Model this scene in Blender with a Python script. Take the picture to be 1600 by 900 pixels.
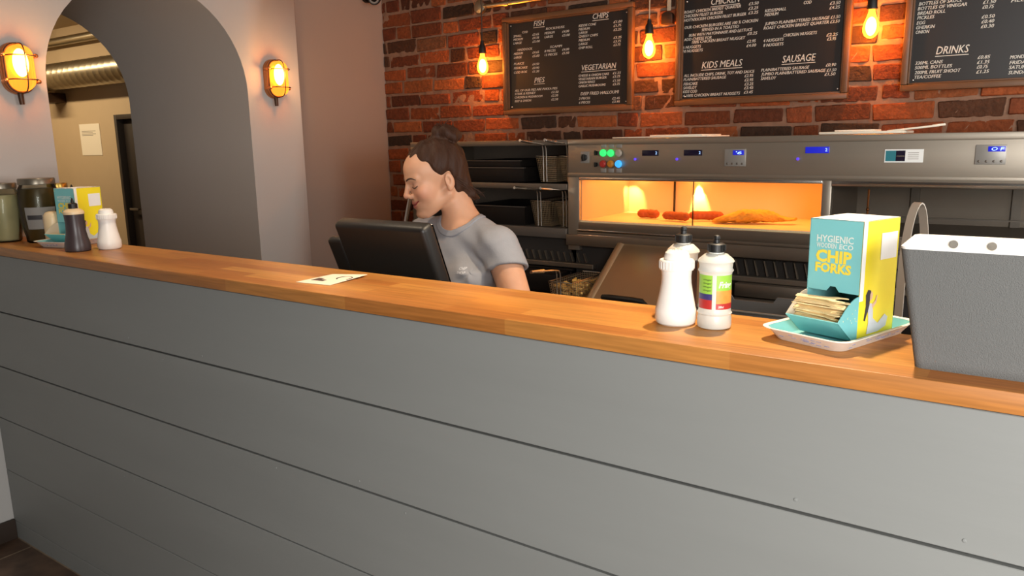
import bpy, bmesh, math, random
import numpy as np
from mathutils import Vector, Matrix, Euler
from mathutils.bvhtree import BVHTree

sc = bpy.context.scene
for o in list(bpy.data.objects):
    bpy.data.objects.remove(o)
COL = sc.collection
PI = math.pi

# ------------------------------------------------------------------ camera
cam_d = bpy.data.cameras.new('camera')
cam = bpy.data.objects.new('camera', cam_d)
COL.objects.link(cam)
cam_d.sensor_width = 36.0
cam_d.lens = 1181.6 * 36.0 / 1600.0
cam_d.clip_start = 0.02
_r = Vector((0.82307, 0.56767, -0.01800)); _f = Vector((-0.55951, 0.80652, -0.19095))
_f.normalize(); _r = (_r - _f * _r.dot(_f)).normalized(); _u = _r.cross(_f)
cam.matrix_world = Matrix(((_r.x, _u.x, -_f.x, 0.0), (_r.y, _u.y, -_f.y, -1.114), (_r.z, _u.z, -_f.z, 1.4705), (0, 0, 0, 1)))
sc.camera = cam

# ------------------------------------------------------------------ light
sc.view_settings.view_transform = 'Standard'
sc.view_settings.look = 'None'
sc.view_settings.exposure = 0.0
sc.view_settings.gamma = 1.0
sc.view_settings.use_curve_mapping = False
w = bpy.data.worlds.new('world'); sc.world = w; w.use_nodes = True
w.node_tree.nodes['Background'].inputs[0].default_value = (0.80, 0.86, 1.0, 1)
w.node_tree.nodes['Background'].inputs[1].default_value = 0.25

def area(name, loc, target, sx, sy, power, col):
    d = bpy.data.lights.new(name, 'AREA'); d.shape = 'RECTANGLE'; d.size = sx; d.size_y = sy
    d.energy = power; d.color = col
    o = bpy.data.objects.new(name, d); COL.objects.link(o); o.location = loc
    o.rotation_euler = (Vector(target) - Vector(loc)).to_track_quat('-Z', 'Y').to_euler()
    return o
def point(name, loc, power, col, rad=0.03, parent=None):
    d = bpy.data.lights.new(name, 'POINT'); d.energy = power; d.color = col; d.shadow_soft_size = rad
    o = bpy.data.objects.new(name, d); COL.objects.link(o); o.location = loc
    if parent is not None: o.parent = parent
    return o
def spot(name, loc, target, power, col, ang, rad, blend=0.5):
    d = bpy.data.lights.new(name, 'SPOT'); d.energy = power; d.color = col; d.shadow_soft_size = rad
    d.spot_size = math.radians(ang); d.spot_blend = blend
    o = bpy.data.objects.new(name, d); COL.objects.link(o); o.location = loc
    o.rotation_euler = (Vector(target) - Vector(loc)).to_track_quat('-Z', 'Y').to_euler()
    return o
# daylight through the shop window in the front wall and the side window behind the counter
area('window_daylight', (1.16, -1.93, 1.40), (0.85, 0.0, 0.9), 1.2, 1.7, 136, (1.0, 0.985, 0.955))
area('side_window_daylight', (1.56, 0.90, 1.75), (-3.0, 1.0, 1.5), 0.9, 1.0, 33, (1.0, 0.97, 0.93))
# the two ceiling spots over the counter
spot('counter_spot_light', (-0.42, 0.62, 2.60), (-0.50, 0.12, 1.15), 170, (1.0, 0.80, 0.56), 95, 0.03, 0.8)
spot('till_spot_light', (-1.95, 0.14, 2.60), (-1.95, 0.16, 1.15), 52, (1.0, 0.80, 0.58), 95, 0.05, 0.9)
area('store_room_light', (-7.0, 1.35, 2.46), (-7.0, 1.75, 1.2), 2.0, 0.10, 30, (1.0, 0.77, 0.48))

# ------------------------------------------------------------------ materials
def S(r, g, b):
    f = lambda c: (c/12.92 if c <= 0.04045 else ((c+0.055)/1.055)**2.4)
    return (f(r/255), f(g/255), f(b/255))
M = {}
def mat(name, col, rough=0.5, metal=0.0, var=0.0, vscale=8.0, bump=0.0, bscale=60.0, stretch=(1,1,1), spec=0.5, trans=0.0, emit=None, estr=0.0, coat=0.0, sss=0.0):
    m = bpy.data.materials.new(name); m.use_nodes = True; nt = m.node_tree; N = nt.nodes; L = nt.links
    b = N['Principled BSDF']
    b.inputs['Base Color'].default_value = (*col, 1); b.inputs['Roughness'].default_value = rough
    b.inputs['Metallic'].default_value = metal; b.inputs['Specular IOR Level'].default_value = spec
    b.inputs['Transmission Weight'].default_value = trans; b.inputs['Coat Weight'].default_value = coat
    if sss: b.inputs['Subsurface Weight'].default_value = sss; b.inputs['Subsurface Radius'].default_value = (0.02, 0.008, 0.004); b.inputs['Subsurface Scale'].default_value = 0.4
    if emit: b.inputs['Emission Color'].default_value = (*emit, 1); b.inputs['Emission Strength'].default_value = estr
    tc = N.new('ShaderNodeTexCoord'); mp = N.new('ShaderNodeMapping'); mp.inputs['Scale'].default_value = stretch
    L.new(tc.outputs['Object'], mp.inputs['Vector'])
    nz = N.new('ShaderNodeTexNoise'); nz.inputs['Scale'].default_value = vscale; nz.inputs['Detail'].default_value = 4
    L.new(mp.outputs['Vector'], nz.inputs['Vector'])
    if var > 0:
        mx = N.new('ShaderNodeMix'); mx.data_type = 'RGBA'
        mx.inputs[6].default_value = (*[c*(1-var) for c in col], 1); mx.inputs[7].default_value = (*[min(1, c*(1+var)) for c in col], 1)
        L.new(nz.outputs['Fac'], mx.inputs[0]); L.new(mx.outputs[2], b.inputs['Base Color'])
    if bump > 0:
        n2 = N.new('ShaderNodeTexNoise'); n2.inputs['Scale'].default_value = bscale; n2.inputs['Detail'].default_value = 3
        L.new(mp.outputs['Vector'], n2.inputs['Vector'])
        bp = N.new('ShaderNodeBump'); bp.inputs['Strength'].default_value = bump; bp.inputs['Distance'].default_value = 0.004
        L.new(n2.outputs['Fac'], bp.inputs['Height']); L.new(bp.outputs['Normal'], b.inputs['Normal'])
    M[name] = m
    return m
def mat_emit_clear(name, col, strength):           # lamp glass: gives off its own light and lets the filament's light out
    m = bpy.data.materials.new(name); m.use_nodes = True; nt = m.node_tree; N = nt.nodes; L = nt.links
    N.remove(N['Principled BSDF'])
    e = N.new('ShaderNodeEmission'); e.inputs[0].default_value = (*col, 1); e.inputs[1].default_value = strength
    t = N.new('ShaderNodeBsdfTransparent'); t.inputs[0].default_value = (1.0, 0.62, 0.22, 1)
    a = N.new('ShaderNodeAddShader'); L.new(e.outputs[0], a.inputs[0]); L.new(t.outputs[0], a.inputs[1])
    L.new(a.outputs[0], N['Material Output'].inputs[0]); M[name] = m
def mat_glass(name, tint, refl=0.10, rough=0.03, fac=None):
    m = bpy.data.materials.new(name); m.use_nodes = True; nt = m.node_tree; N = nt.nodes; L = nt.links
    N.remove(N['Principled BSDF'])
    t = N.new('ShaderNodeBsdfTransparent'); t.inputs[0].default_value = (*tint, 1)
    g = N.new('ShaderNodeBsdfGlossy'); g.inputs['Roughness'].default_value = rough
    mx = N.new('ShaderNodeMixShader')
    lw = N.new('ShaderNodeLayerWeight'); lw.inputs[0].default_value = refl
    L.new(lw.outputs['Fresnel'], mx.inputs[0]); L.new(t.outputs[0], mx.inputs[1]); L.new(g.outputs[0], mx.inputs[2])
    L.new(mx.outputs[0], N['Material Output'].inputs[0]); M[name] = m
def mat_attr(name, rough=0.8, bump=0.5, bscale=90, attr='Col', var=0.18, vscale=30, spec=0.3, sss=0.0, dist=0.006):
    m = bpy.data.materials.new(name); m.use_nodes = True; nt = m.node_tree; N = nt.nodes; L = nt.links
    b = N['Principled BSDF']; b.inputs['Roughness'].default_value = rough; b.inputs['Specular IOR Level'].default_value = spec
    at = N.new('ShaderNodeAttribute'); at.attribute_name = attr
    tc = N.new('ShaderNodeTexCoord'); nz = N.new('ShaderNodeTexNoise'); nz.inputs['Scale'].default_value = vscale; nz.inputs['Detail'].default_value = 5
    L.new(tc.outputs['Object'], nz.inputs['Vector'])
    mr = N.new('ShaderNodeMapRange'); mr.inputs['To Min'].default_value = 1-var; mr.inputs['To Max'].default_value = 1+var
    mr.inputs['From Min'].default_value = 0.3; mr.inputs['From Max'].default_value = 0.7
    L.new(nz.outputs['Fac'], mr.inputs['Value'])
    mx = N.new('ShaderNodeMix'); mx.data_type = 'RGBA'; mx.blend_type = 'MULTIPLY'; mx.inputs[0].default_value = 1
    L.new(at.outputs['Color'], mx.inputs[6]); L.new(mr.outputs['Result'], mx.inputs[7]); L.new(mx.outputs[2], b.inputs['Base Color'])
    if sss: b.inputs['Subsurface Weight'].default_value = sss; b.inputs['Subsurface Radius'].default_value = (0.02, 0.008, 0.004); b.inputs['Subsurface Scale'].default_value = 0.4
    if bump:
        n2 = N.new('ShaderNodeTexNoise'); n2.inputs['Scale'].default_value = bscale; n2.inputs['Detail'].default_value = 6
        L.new(tc.outputs['Object'], n2.inputs['Vector'])
        bp = N.new('ShaderNodeBump'); bp.inputs['Strength'].default_value = bump; bp.inputs['Distance'].default_value = dist
        L.new(n2.outputs['Fac'], bp.inputs['Height']); L.new(bp.outputs['Normal'], b.inputs['Normal'])
    M[name] = m
def mat_staves(name, c1, c2, lx, lz, rough):         # butcher-block worktop: glued staves of slightly different wood
    m = bpy.data.materials.new(name); m.use_nodes = True; nt = m.node_tree; N = nt.nodes; L = nt.links
    b = N['Principled BSDF']; b.inputs['Roughness'].default_value = rough; b.inputs['Specular IOR Level'].default_value = 0.35
    tc = N.new('ShaderNodeTexCoord')
    mp = N.new('ShaderNodeMapping'); L.new(tc.outputs['Object'], mp.inputs['Vector'])
    # object x along the counter, object y + z across it, so that the front edge shows staves too
    sx = N.new('ShaderNodeSeparateXYZ'); L.new(mp.outputs['Vector'], sx.inputs[0])
    ad = N.new('ShaderNodeMath'); ad.operation = 'ADD'; L.new(sx.outputs['Y'], ad.inputs[0]); L.new(sx.outputs['Z'], ad.inputs[1])
    cx = N.new('ShaderNodeCombineXYZ'); L.new(sx.outputs['X'], cx.inputs['X']); L.new(ad.outputs[0], cx.inputs['Y'])
    br = N.new('ShaderNodeTexBrick'); br.inputs['Scale'].default_value = 1.0; br.inputs['Brick Width'].default_value = lx; br.inputs['Row Height'].default_value = lz
    br.inputs['Mortar Size'].default_value = 0.0; br.offset = 0.37; br.offset_frequency = 2
    br.inputs['Color1'].default_value = (*c1, 1); br.inputs['Color2'].default_value = (*c2, 1); br.inputs['Bias'].default_value = 0.0
    L.new(cx.outputs[0], br.inputs['Vector'])
    mg = N.new('ShaderNodeMapping'); mg.inputs['Scale'].default_value = (3, 60, 60); L.new(tc.outputs['Object'], mg.inputs['Vector'])
    nz = N.new('ShaderNodeTexNoise'); nz.inputs['Scale'].default_value = 3; nz.inputs['Detail'].default_value = 5; L.new(mg.outputs[0], nz.inputs['Vector'])
    mr = N.new('ShaderNodeMapRange'); mr.inputs['From Min'].default_value = 0.3; mr.inputs['From Max'].default_value = 0.7; mr.inputs['To Min'].default_value = 0.8; mr.inputs['To Max'].default_value = 1.15
    L.new(nz.outputs['Fac'], mr.inputs['Value'])
    mx = N.new('ShaderNodeMix'); mx.data_type = 'RGBA'; mx.blend_type = 'MULTIPLY'; mx.inputs[0].default_value = 1
    L.new(br.outputs['Color'], mx.inputs[6]); L.new(mr.outputs['Result'], mx.inputs[7]); L.new(mx.outputs[2], b.inputs['Base Color'])
    M[name] = m
def mat_tiles(name, c1, c2, cm, wdt, hgt):
    m = bpy.data.materials.new(name); m.use_nodes = True; nt = m.node_tree; N = nt.nodes; L = nt.links
    b = N['Principled BSDF']; b.inputs['Roughness'].default_value = 0.45
    tc = N.new('ShaderNodeTexCoord')
    br = N.new('ShaderNodeTexBrick'); br.inputs['Scale'].default_value = 1; br.inputs['Brick Width'].default_value = wdt; br.inputs['Row Height'].default_value = hgt
    br.inputs['Mortar Size'].default_value = 0.004; br.offset = 0.5
    br.inputs['Color1'].default_value = (*c1, 1); br.inputs['Color2'].default_value = (*c2, 1); br.inputs['Mortar'].default_value = (*cm, 1)
    L.new(tc.outputs['Object'], br.inputs['Vector'])
    nz = N.new('ShaderNodeTexNoise'); nz.inputs['Scale'].default_value = 14; nz.inputs['Detail'].default_value = 5; L.new(tc.outputs['Object'], nz.inputs['Vector'])
    mr = N.new('ShaderNodeMapRange'); mr.inputs['From Min'].default_value = 0.3; mr.inputs['From Max'].default_value = 0.7; mr.inputs['To Min'].default_value = 0.6; mr.inputs['To Max'].default_value = 1.4
    L.new(nz.outputs['Fac'], mr.inputs['Value'])
    mx = N.new('ShaderNodeMix'); mx.data_type = 'RGBA'; mx.blend_type = 'MULTIPLY'; mx.inputs[0].default_value = 1
    L.new(br.outputs['Color'], mx.inputs[6]); L.new(mr.outputs['Result'], mx.inputs[7]); L.new(mx.outputs[2], b.inputs['Base Color'])
    M[name] = m

mat('recess_tone', S(150,134,123), 0.75, var=0.03, vscale=3, bump=0.08, bscale=120)  # darker and warmer tone than the arch wall
mat('wall_paint', S(190,187,183), 0.75, var=0.03, vscale=3, bump=0.08, bscale=120)
mat('ceiling_paint', S(150,142,130), 0.8, var=0.03)
mat('shopfront_paint', S(70,72,74), 0.6, var=0.05)
mat('skirting', S(60,48,40), 0.6, var=0.1)
mat_tiles('floor_tile', S(96,74,56), S(84,64,50), S(140,122,100), 0.6, 0.3)
mat_attr('brick', rough=0.85, bump=0.9, bscale=70, var=0.22, vscale=45, dist=0.008)
mat('mortar', S(132,100,80), 0.95, var=0.25, vscale=25, bump=1.0, bscale=60)
mat('board_paint', S(129,130,127), 0.55, var=0.10, vscale=4, bump=0.12, bscale=30, stretch=(0.25,1,1.6))
mat('board_gap', S(18,15,13), 0.9)
mat_staves('worktop', S(190,132,66), S(160,98,45), 0.42, 0.042, 0.38)
mat('steel', S(176,166,152), 0.42, 0.85, var=0.06, vscale=6, bump=0.03, bscale=200, stretch=(0.2,1,6))
mat('lid_steel', S(214,192,158), 0.30, 0.9, var=0.05)
mat('hoop_steel', S(206,196,182), 0.4, 0.25)
mat('steel_bright', S(215,210,204), 0.22, 1.0, var=0.05)
mat('steel_dark', S(112,104,96), 0.45, 0.6, var=0.1)
mat('steel_dull', S(140,130,118), 0.45, 0.85, var=0.08)
mat('black_plastic', S(21,19,18), 0.48, bump=0.05, bscale=300)
mat('black_gloss', S(16,15,15), 0.2)
mat('dark_metal', S(40,36,34), 0.45, 0.6)
mat('dark_interior', S(46,42,39), 0.7)
mat('cold_panel', S(128,116,104), 0.5, 0.3, var=0.06)
mat('grey_plastic', S(120,118,115), 0.55)
mat('white_plastic', S(236,233,226), 0.38, spec=0.5)
mat('frosted_plastic', S(232,230,220), 0.35, trans=0.25)
mat('vinegar_brown', S(74,46,34), 0.25)
mat('sauce_dark', S(62,52,54), 0.35)
mat('cream_plastic', S(222,198,158), 0.4)
mat('neck_plastic', S(214,208,196), 0.4)
mat('label_green', S(150,200,70), 0.5, var=0.12, vscale=40)
mat('label_red', S(178,44,42), 0.5)
mat('label_blue', S(56,52,110), 0.5)
mat('label_orange', S(224,150,66), 0.5, var=0.35, vscale=70)
mat('label_white', S(240,238,232), 0.5)
mat('text_dark', S(52,40,44), 0.5)
mat('teal_card', S(120,190,192), 0.6)
mat('teal_text_white', S(214,222,214), 0.6)
mat('yellow_card', S(246,226,40), 0.6)
mat('yellow_text', S(232,208,70), 0.6)
mat('white_card', S(240,240,236), 0.6)
mat('beige_card', S(196,182,160), 0.7)
mat('hair_print', S(48,40,48), 0.6)
mat('skin_print', S(226,186,150), 0.6)
mat('dress_print', S(206,208,214), 0.6, var=0.15, vscale=60)
mat('fork_wood', S(238,212,158), 0.65, var=0.15, vscale=60)
mat('tray_card', S(232,226,216), 0.6)
mat('tray_print', S(140,142,170), 0.6)
mat('fabric_grey', S(104,104,102), 0.95, var=0.10, vscale=500, bump=0.5, bscale=700)
mat('fabric_white', S(244,242,238), 0.9, bump=0.1, bscale=400)
mat('grommet', S(120,118,114), 0.5)
mat('paper', S(232,222,202), 0.7)
mat('paper_white', S(240,232,214), 0.7)
mat('board_black', S(30,27,26), 0.45, var=0.1, vscale=5)
mat('chalk', S(208,202,190), 0.7)
mat('frame_wood', S(100,68,42), 0.45, var=0.25, vscale=20, stretch=(1,1,1))
mat('reflection_copper', S(176,112,66), 0.3, 1.0)
mat('brass', S(206,136,84), 0.38, 0.85, var=0.1)
mat('bronze', S(74,56,44), 0.45, 0.7)
mat('galvanised', S(178,170,150), 0.34, 1.0, var=0.12, vscale=30)
mat('cord', S(60,50,42), 0.7)
mat('cord_pale', S(190,168,140), 0.7)
mat_emit_clear('amber_glass', (1.0, 0.36, 0.04), 1.0)
mat_emit_clear('bulb_glass', (1.0, 0.42, 0.04), 2.6)
mat('filament', (1, 0.8, 0.4), 0.5, emit=(1.0, 0.66, 0.22), estr=22.0)
mat_glass('pane_glass', (0.93, 0.93, 0.92), 0.12)
mat_glass('jar_glass', (0.80, 0.82, 0.74), 0.18)
mat('pickle_dark', S(78,60,32), 0.35, var=0.5, vscale=25)
mat('pickle_gold', S(120,100,54), 0.4, var=0.35, vscale=22)
mat('egg_pale', S(186,174,140), 0.4, var=0.22, vscale=18)
mat('jar_label', S(128,126,122), 0.6)
mat('jar_label_dark', S(44,42,44), 0.6)
mat('lid_grey', S(126,118,104), 0.35, 0.7)
mat('lid_gold', S(190,156,80), 0.3, 0.9)
mat('green_lamp', S(30,150,70), 0.3, emit=(0.05, 1.0, 0.22), estr=0.9)
mat('blue_lamp', S(40,110,210), 0.3, emit=(0.06, 0.45, 1.0), estr=1.0)
mat('violet_led', S(60,40,180), 0.3, emit=(0.16, 0.08, 0.9), estr=0.8)
mat('display_blue', S(20,22,150), 0.3, emit=(0.02, 0.03, 0.7), estr=0.55)
mat('display_dark', S(30,24,44), 0.2)
mat('digit_light', S(160,190,255), 0.3, emit=(0.35, 0.6, 1.0), estr=1.4)
mat('red_button', S(170,48,42), 0.35)
mat('amber_button', S(190,120,38), 0.35)
mat('clear_button', S(170,160,146), 0.3)
mat('plate_grey', S(150,146,140), 0.4, 0.3)
mat('badge_teal', S(40,120,132), 0.4)
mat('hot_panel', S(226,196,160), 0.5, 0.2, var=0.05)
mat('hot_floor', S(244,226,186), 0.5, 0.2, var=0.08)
mat('batter_gold', S(226,168,60), 0.6, var=0.25, vscale=90, bump=0.7, bscale=160)
mat('batter_red', S(176,82,36), 0.55, var=0.3, vscale=90, bump=0.6, bscale=160)
mat('heat_lamp', (1, 0.8, 0.4), 0.5, emit=(1.0, 0.62, 0.18), estr=30)
mat('chips', S(206,164,84), 0.6, var=0.25, vscale=60)
mat('wire', S(186,166,136), 0.4, 0.8)
mat('oil', S(46,32,18), 0.12)
mat_attr('skin', rough=0.5, bump=0.05, bscale=300, var=0.05, vscale=25, spec=0.4, sss=0.15, dist=0.001)
mat('hair', S(60,38,27), 0.6, var=0.45, vscale=40, bump=0.7, bscale=120, stretch=(1,1,0.25), spec=0.2)
mat('collar_rib', S(146,146,152), 0.9, var=0.06, vscale=60, bump=0.3, bscale=700)
mat('brow', S(62,42,34), 0.7)
mat('tshirt', S(146,146,151), 0.9, var=0.06, vscale=60, bump=0.25, bscale=500)
mat('tshirt_print', S(205,205,210), 0.9)
mat('trousers', S(38,38,44), 0.9, var=0.1)
mat('shoe', S(28,26,26), 0.6)
mat('doorway_shade', S(44,36,30), 0.6, var=0.1)  # dark colour imitates the shade inside the open doorway
mat('store_paint', S(192,170,138), 0.8, var=0.04)

# ------------------------------------------------------------------ helpers
W = {}                                              # world matrix of every empty / part built so far
class MB:
    def __init__(s): s.bm = bmesh.new(); s.mi = 0; s.mats = []
    def use(s, name):
        if name not in s.mats: s.mats.append(name)
        s.mi = s.mats.index(name); return s
    def _add(s, t, X=None):
        if X is not None: bmesh.ops.transform(t, matrix=X, verts=t.verts)
        for f in t.faces: f.material_index = s.mi
        me = bpy.data.meshes.new('tmp'); t.to_mesh(me); t.free(); s.bm.from_mesh(me); bpy.data.meshes.remove(me); return s
    def box(s, x0, x1, y0, y1, z0, z1, bev=0.0, X=None, seg=2):
        t = bmesh.new(); bmesh.ops.create_cube(t, size=1.0)
        bmesh.ops.transform(t, matrix=Matrix.Translation(((x0+x1)/2, (y0+y1)/2, (z0+z1)/2)) @ Matrix.Diagonal((abs(x1-x0), abs(y1-y0), abs(z1-z0), 1)), verts=t.verts)
        if bev > 0: bmesh.ops.bevel(t, geom=list(t.edges), offset=bev, segments=seg, profile=0.5, affect='EDGES')
        return s._add(t, X)
    def prism(s, pts, d0, d1, X=None, bev=0.0):      # pts in (x, z); extruded along y from d0 to d1
        t = bmesh.new()
        a = [t.verts.new((p[0], d0, p[1])) for p in pts]; b = [t.verts.new((p[0], d1, p[1])) for p in pts]
        n = len(pts)
        t.faces.new(a); t.faces.new(b[::-1])
        for i in range(n): t.faces.new((a[i], b[i], b[(i+1) % n], a[(i+1) % n]))
        bmesh.ops.recalc_face_normals(t, faces=t.faces)
        if bev > 0: bmesh.ops.bevel(t, geom=list(t.edges), offset=bev, segments=2, profile=0.5, affect='EDGES')
        return s._add(t, X)
    def lathe(s, prof, seg=32, X=None, cap=True):    # prof (r, z) about z
        t = bmesh.new(); rings = []
        for r, z in prof: rings.append([t.verts.new((r*math.cos(2*PI*i/seg), r*math.sin(2*PI*i/seg), z)) for i in range(seg)])
        for a, b in zip(rings, rings[1:]):
            for i in range(seg): t.faces.new((a[i], a[(i+1) % seg], b[(i+1) % seg], b[i]))
        if cap: t.faces.new(rings[0][::-1]); t.faces.new(rings[-1])
        return s._add(t, X)
    def cyl(s, p0, p1, r0, r1=None, seg=20):
        p0 = Vector(p0); p1 = Vector(p1); d = p1-p0; r1 = r0 if r1 is None else r1
        return s.lathe([(r0, 0), (r1, d.length)], seg, Matrix.Translation(p0) @ d.to_track_quat('Z', 'Y').to_matrix().to_4x4())
    def tube(s, pts, r, seg=8, closed=False, X=None):
        pts = [Vector(p) for p in pts]; n = len(pts); t = bmesh.new(); rings = []
        rr = r if isinstance(r, (list, tuple)) else [r]*n
        up = None
        for i in range(n):
            if closed: d = pts[(i+1) % n]-pts[i-1]
            else: d = pts[min(i+1, n-1)]-pts[max(i-1, 0)]
            d.normalize()
            if up is None: up = d.orthogonal().normalized()
            else:
                up = up - d*up.dot(d)
                up = up.normalized() if up.length > 1e-6 else d.orthogonal().normalized()
            v = d.cross(up)
            rings.append([t.verts.new(pts[i] + (up*math.cos(2*PI*k/seg) + v*math.sin(2*PI*k/seg))*rr[i]) for k in range(seg)])
        for i in range(n if closed else n-1):
            a = rings[i]; b = rings[(i+1) % n]
            for k in range(seg): t.faces.new((a[k], a[(k+1) % seg], b[(k+1) % seg], b[k]))
        if not closed: t.faces.new(rings[0][::-1]); t.faces.new(rings[-1])
        return s._add(t, X)
    def ell(s, c, r, X=None, u=24, v=16):
        t = bmesh.new(); bmesh.ops.create_uvsphere(t, u_segments=u, v_segments=v, radius=1)
        bmesh.ops.transform(t, matrix=Matrix.Translation(c) @ Matrix.Diagonal((*((r,)*3 if not isinstance(r, (tuple, list)) else r), 1)), verts=t.verts)
        return s._add(t, X)
    def raw(s, V, F, X=None):
        t = bmesh.new(); vs = [t.verts.new(v) for v in V]
        for f in F: t.faces.new([vs[i] for i in f])
        return s._add(t, X)
    def build(s, name, m, parent=None, smooth=35, local=False):
        me = bpy.data.meshes.new(name); s.bm.normal_update(); s.bm.to_mesh(me); s.bm.free()
        return link(name, me, [m] if not s.mats else s.mats, parent, smooth, local)
def link(name, me, mats, parent=None, smooth=35, local=False):
    for k in mats: me.materials.append(M[k])
    if smooth:
        for p in me.polygons: p.use_smooth = True
        me.set_sharp_from_angle(angle=math.radians(smooth))
    o = bpy.data.objects.new(name, me); COL.objects.link(o)
    if parent is not None:
        if not local: me.transform(W[parent].inverted())
        o.parent = parent; W[o] = W[parent].copy()
    else: W[o] = Matrix.Identity(4)
    return o
def tag(o, label=None, cat=None, group=None, kind=None):
    if label: o['label'] = label
    if cat: o['category'] = cat
    if group: o['group'] = group
    if kind: o['kind'] = kind
    return o
def thing(name, label, cat, loc=(0, 0, 0), rz=0.0, group=None):
    o = bpy.data.objects.new(name, None); COL.objects.link(o); o.empty_display_size = 0.05
    o.location = loc; o.rotation_euler = (0, 0, rz)
    W[o] = Matrix.Translation(loc) @ Matrix.Rotation(rz, 4, 'Z')
    return tag(o, label, cat, group)
def origin_base(o):                                  # move a one-mesh thing's origin to the middle of its base
    me = o.data; n = len(me.vertices); a = np.empty(n*3); me.vertices.foreach_get('co', a); a = a.reshape(-1, 3)
    c = Vector(((a[:, 0].min()+a[:, 0].max())/2, (a[:, 1].min()+a[:, 1].max())/2, a[:, 2].min()))
    me.transform(Matrix.Translation(-c)); o.location = c; W[o] = Matrix.Translation(c); return o
def copy_tree(o, parent=None):
    c = o.copy(); COL.objects.link(c); c.parent = parent
    for ch in list(o.children): copy_tree(ch, c)
    return c
def struct(o, name=None): o['kind'] = 'structure'; return o
def text_mesh(body, size, shear=0.0, bold=0.0, res=2):
    cu = bpy.data.curves.new('tmp', 'FONT'); cu.body = body; cu.size = size; cu.shear = shear; cu.offset = bold*size; cu.resolution_u = res
    o = bpy.data.objects.new('tmp', cu); COL.objects.link(o)
    dg = bpy.context.evaluated_depsgraph_get(); dg.update()
    me = bpy.data.meshes.new_from_object(o.evaluated_get(dg), depsgraph=dg)
    V = [tuple(v.co) for v in me.vertices]; F = [tuple(p.vertices) for p in me.polygons]
    bpy.data.objects.remove(o); bpy.data.curves.remove(cu); bpy.data.meshes.remove(me)
    return V, F
def text_into(mb, body, x, z, width, cap, X=None, shear=0.0, bold=0.0):   # text in the local x-z plane facing -y, baseline at z
    V, F = text_mesh(body, cap/0.70, shear, bold)
    if not V: return
    x0 = min(v[0] for v in V); x1 = max(v[0] for v in V); k = width/(x1-x0)
    mb.raw([(x + (v[0]-x0)*k, 0.0, z + v[1]) for v in V], F, X)
R = random.Random(7)
# ------------------------------------------------------------------ the room
CT = 1.1493                                          # top of the worktop
def arch_wall():
    m = MB()
    y0, y1, zs, rad = 0.327, 1.227, 1.715, 0.45; yc = (y0+y1)/2; top = 2.72; xf, xb = -3.13, -4.17; yl, yr = -2.42, 1.54; xr = -3.205
    n = 28
    arc = [(yc - rad*math.cos(PI*i/n), zs + rad*math.sin(PI*i/n)) for i in range(n+1)]
    V = []; F = []
    def v(x, y, z): V.append((x, y, z)); return len(V)-1
    for x, flip in ((xf, 0), (xb, 1)):
        def q(*p): f = [v(x, a, b) for a, b in p]; F.append(f[::-1] if flip else f)
        ye = yr if not flip else 2.5
        q((yl, 0), (y0, 0), (y0, zs), (yl, zs)); q((yl, zs), (y0, zs), (y0, top), (yl, top))
        q((y1, 0), (ye, 0), (ye, zs), (y1, zs)); q((y1, zs), (ye, zs), (ye, top), (y1, top))
        for a, b in zip(arc, arc[1:]): q(a, b, (b[0], top), (a[0], top))
    path = [(y0, 0)] + arc + [(y1, 0)]
    for a, b in zip(path, path[1:]): F.append([v(xf, *a), v(xb, *a), v(xb, *b), v(xf, *b)])
    F.append([v(xf, yr, 0), v(xr, yr, 0), v(xr, yr, top), v(xf, yr, top)])
    m.raw(V, F); bmesh.ops.remove_doubles(m.bm, verts=m.bm.verts, dist=1e-5)
    return struct(m.build('wall_left', 'wall_paint', smooth=30))
arch_wall()
m = MB(); m.box(-3.26, -3.205, 1.53, 2.5, 0, 2.72); struct(m.build('wall_left_recess', 'recess_tone', smooth=0))
m = MB(); m.box(-8.2, 1.7, -2.5, 2.7, -0.1, 0.0); struct(m.build('floor', 'floor_tile', smooth=0))
m = MB(); m.box(-3.3, 1.7, -2.5, 2.4, 2.70, 2.80); struct(m.build('ceiling', 'ceiling_paint', smooth=0))
m = MB(); m.box(1.6, 1.72, -2.5, 2.4, 0, 2.72); struct(m.build('wall_right', 'shopfront_paint', smooth=0))
m = MB(); m.box(-3.2, -0.05, -2.55, -2.42, 0, 2.72); m.box(-0.05, 1.62, -2.55, -2.42, 0, 0.55); m.box(-0.05, 1.62, -2.55, -2.42, 2.35, 2.72)
struct(m.build('wall_front', 'shopfront_paint', smooth=0))
m = MB(); m.box(-0.05, 0.0, -2.5, -2.40, 0.55, 2.35, 0.004); m.box(1.55, 1.6, -2.5, -2.40, 0.55, 2.35, 0.004); m.box(0.0, 1.55, -2.5, -2.40, 0.55, 0.6, 0.004); m.box(0.0, 1.55, -2.5, -2.40, 2.3, 2.35, 0.004)
struct(m.build('window_1', 'skirting'))
m = MB(); m.box(-3.13, -3.112, -2.4, -0.001, 0, 0.078, 0.003); struct(m.build('baseboard_left', 'skirting'))

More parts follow.
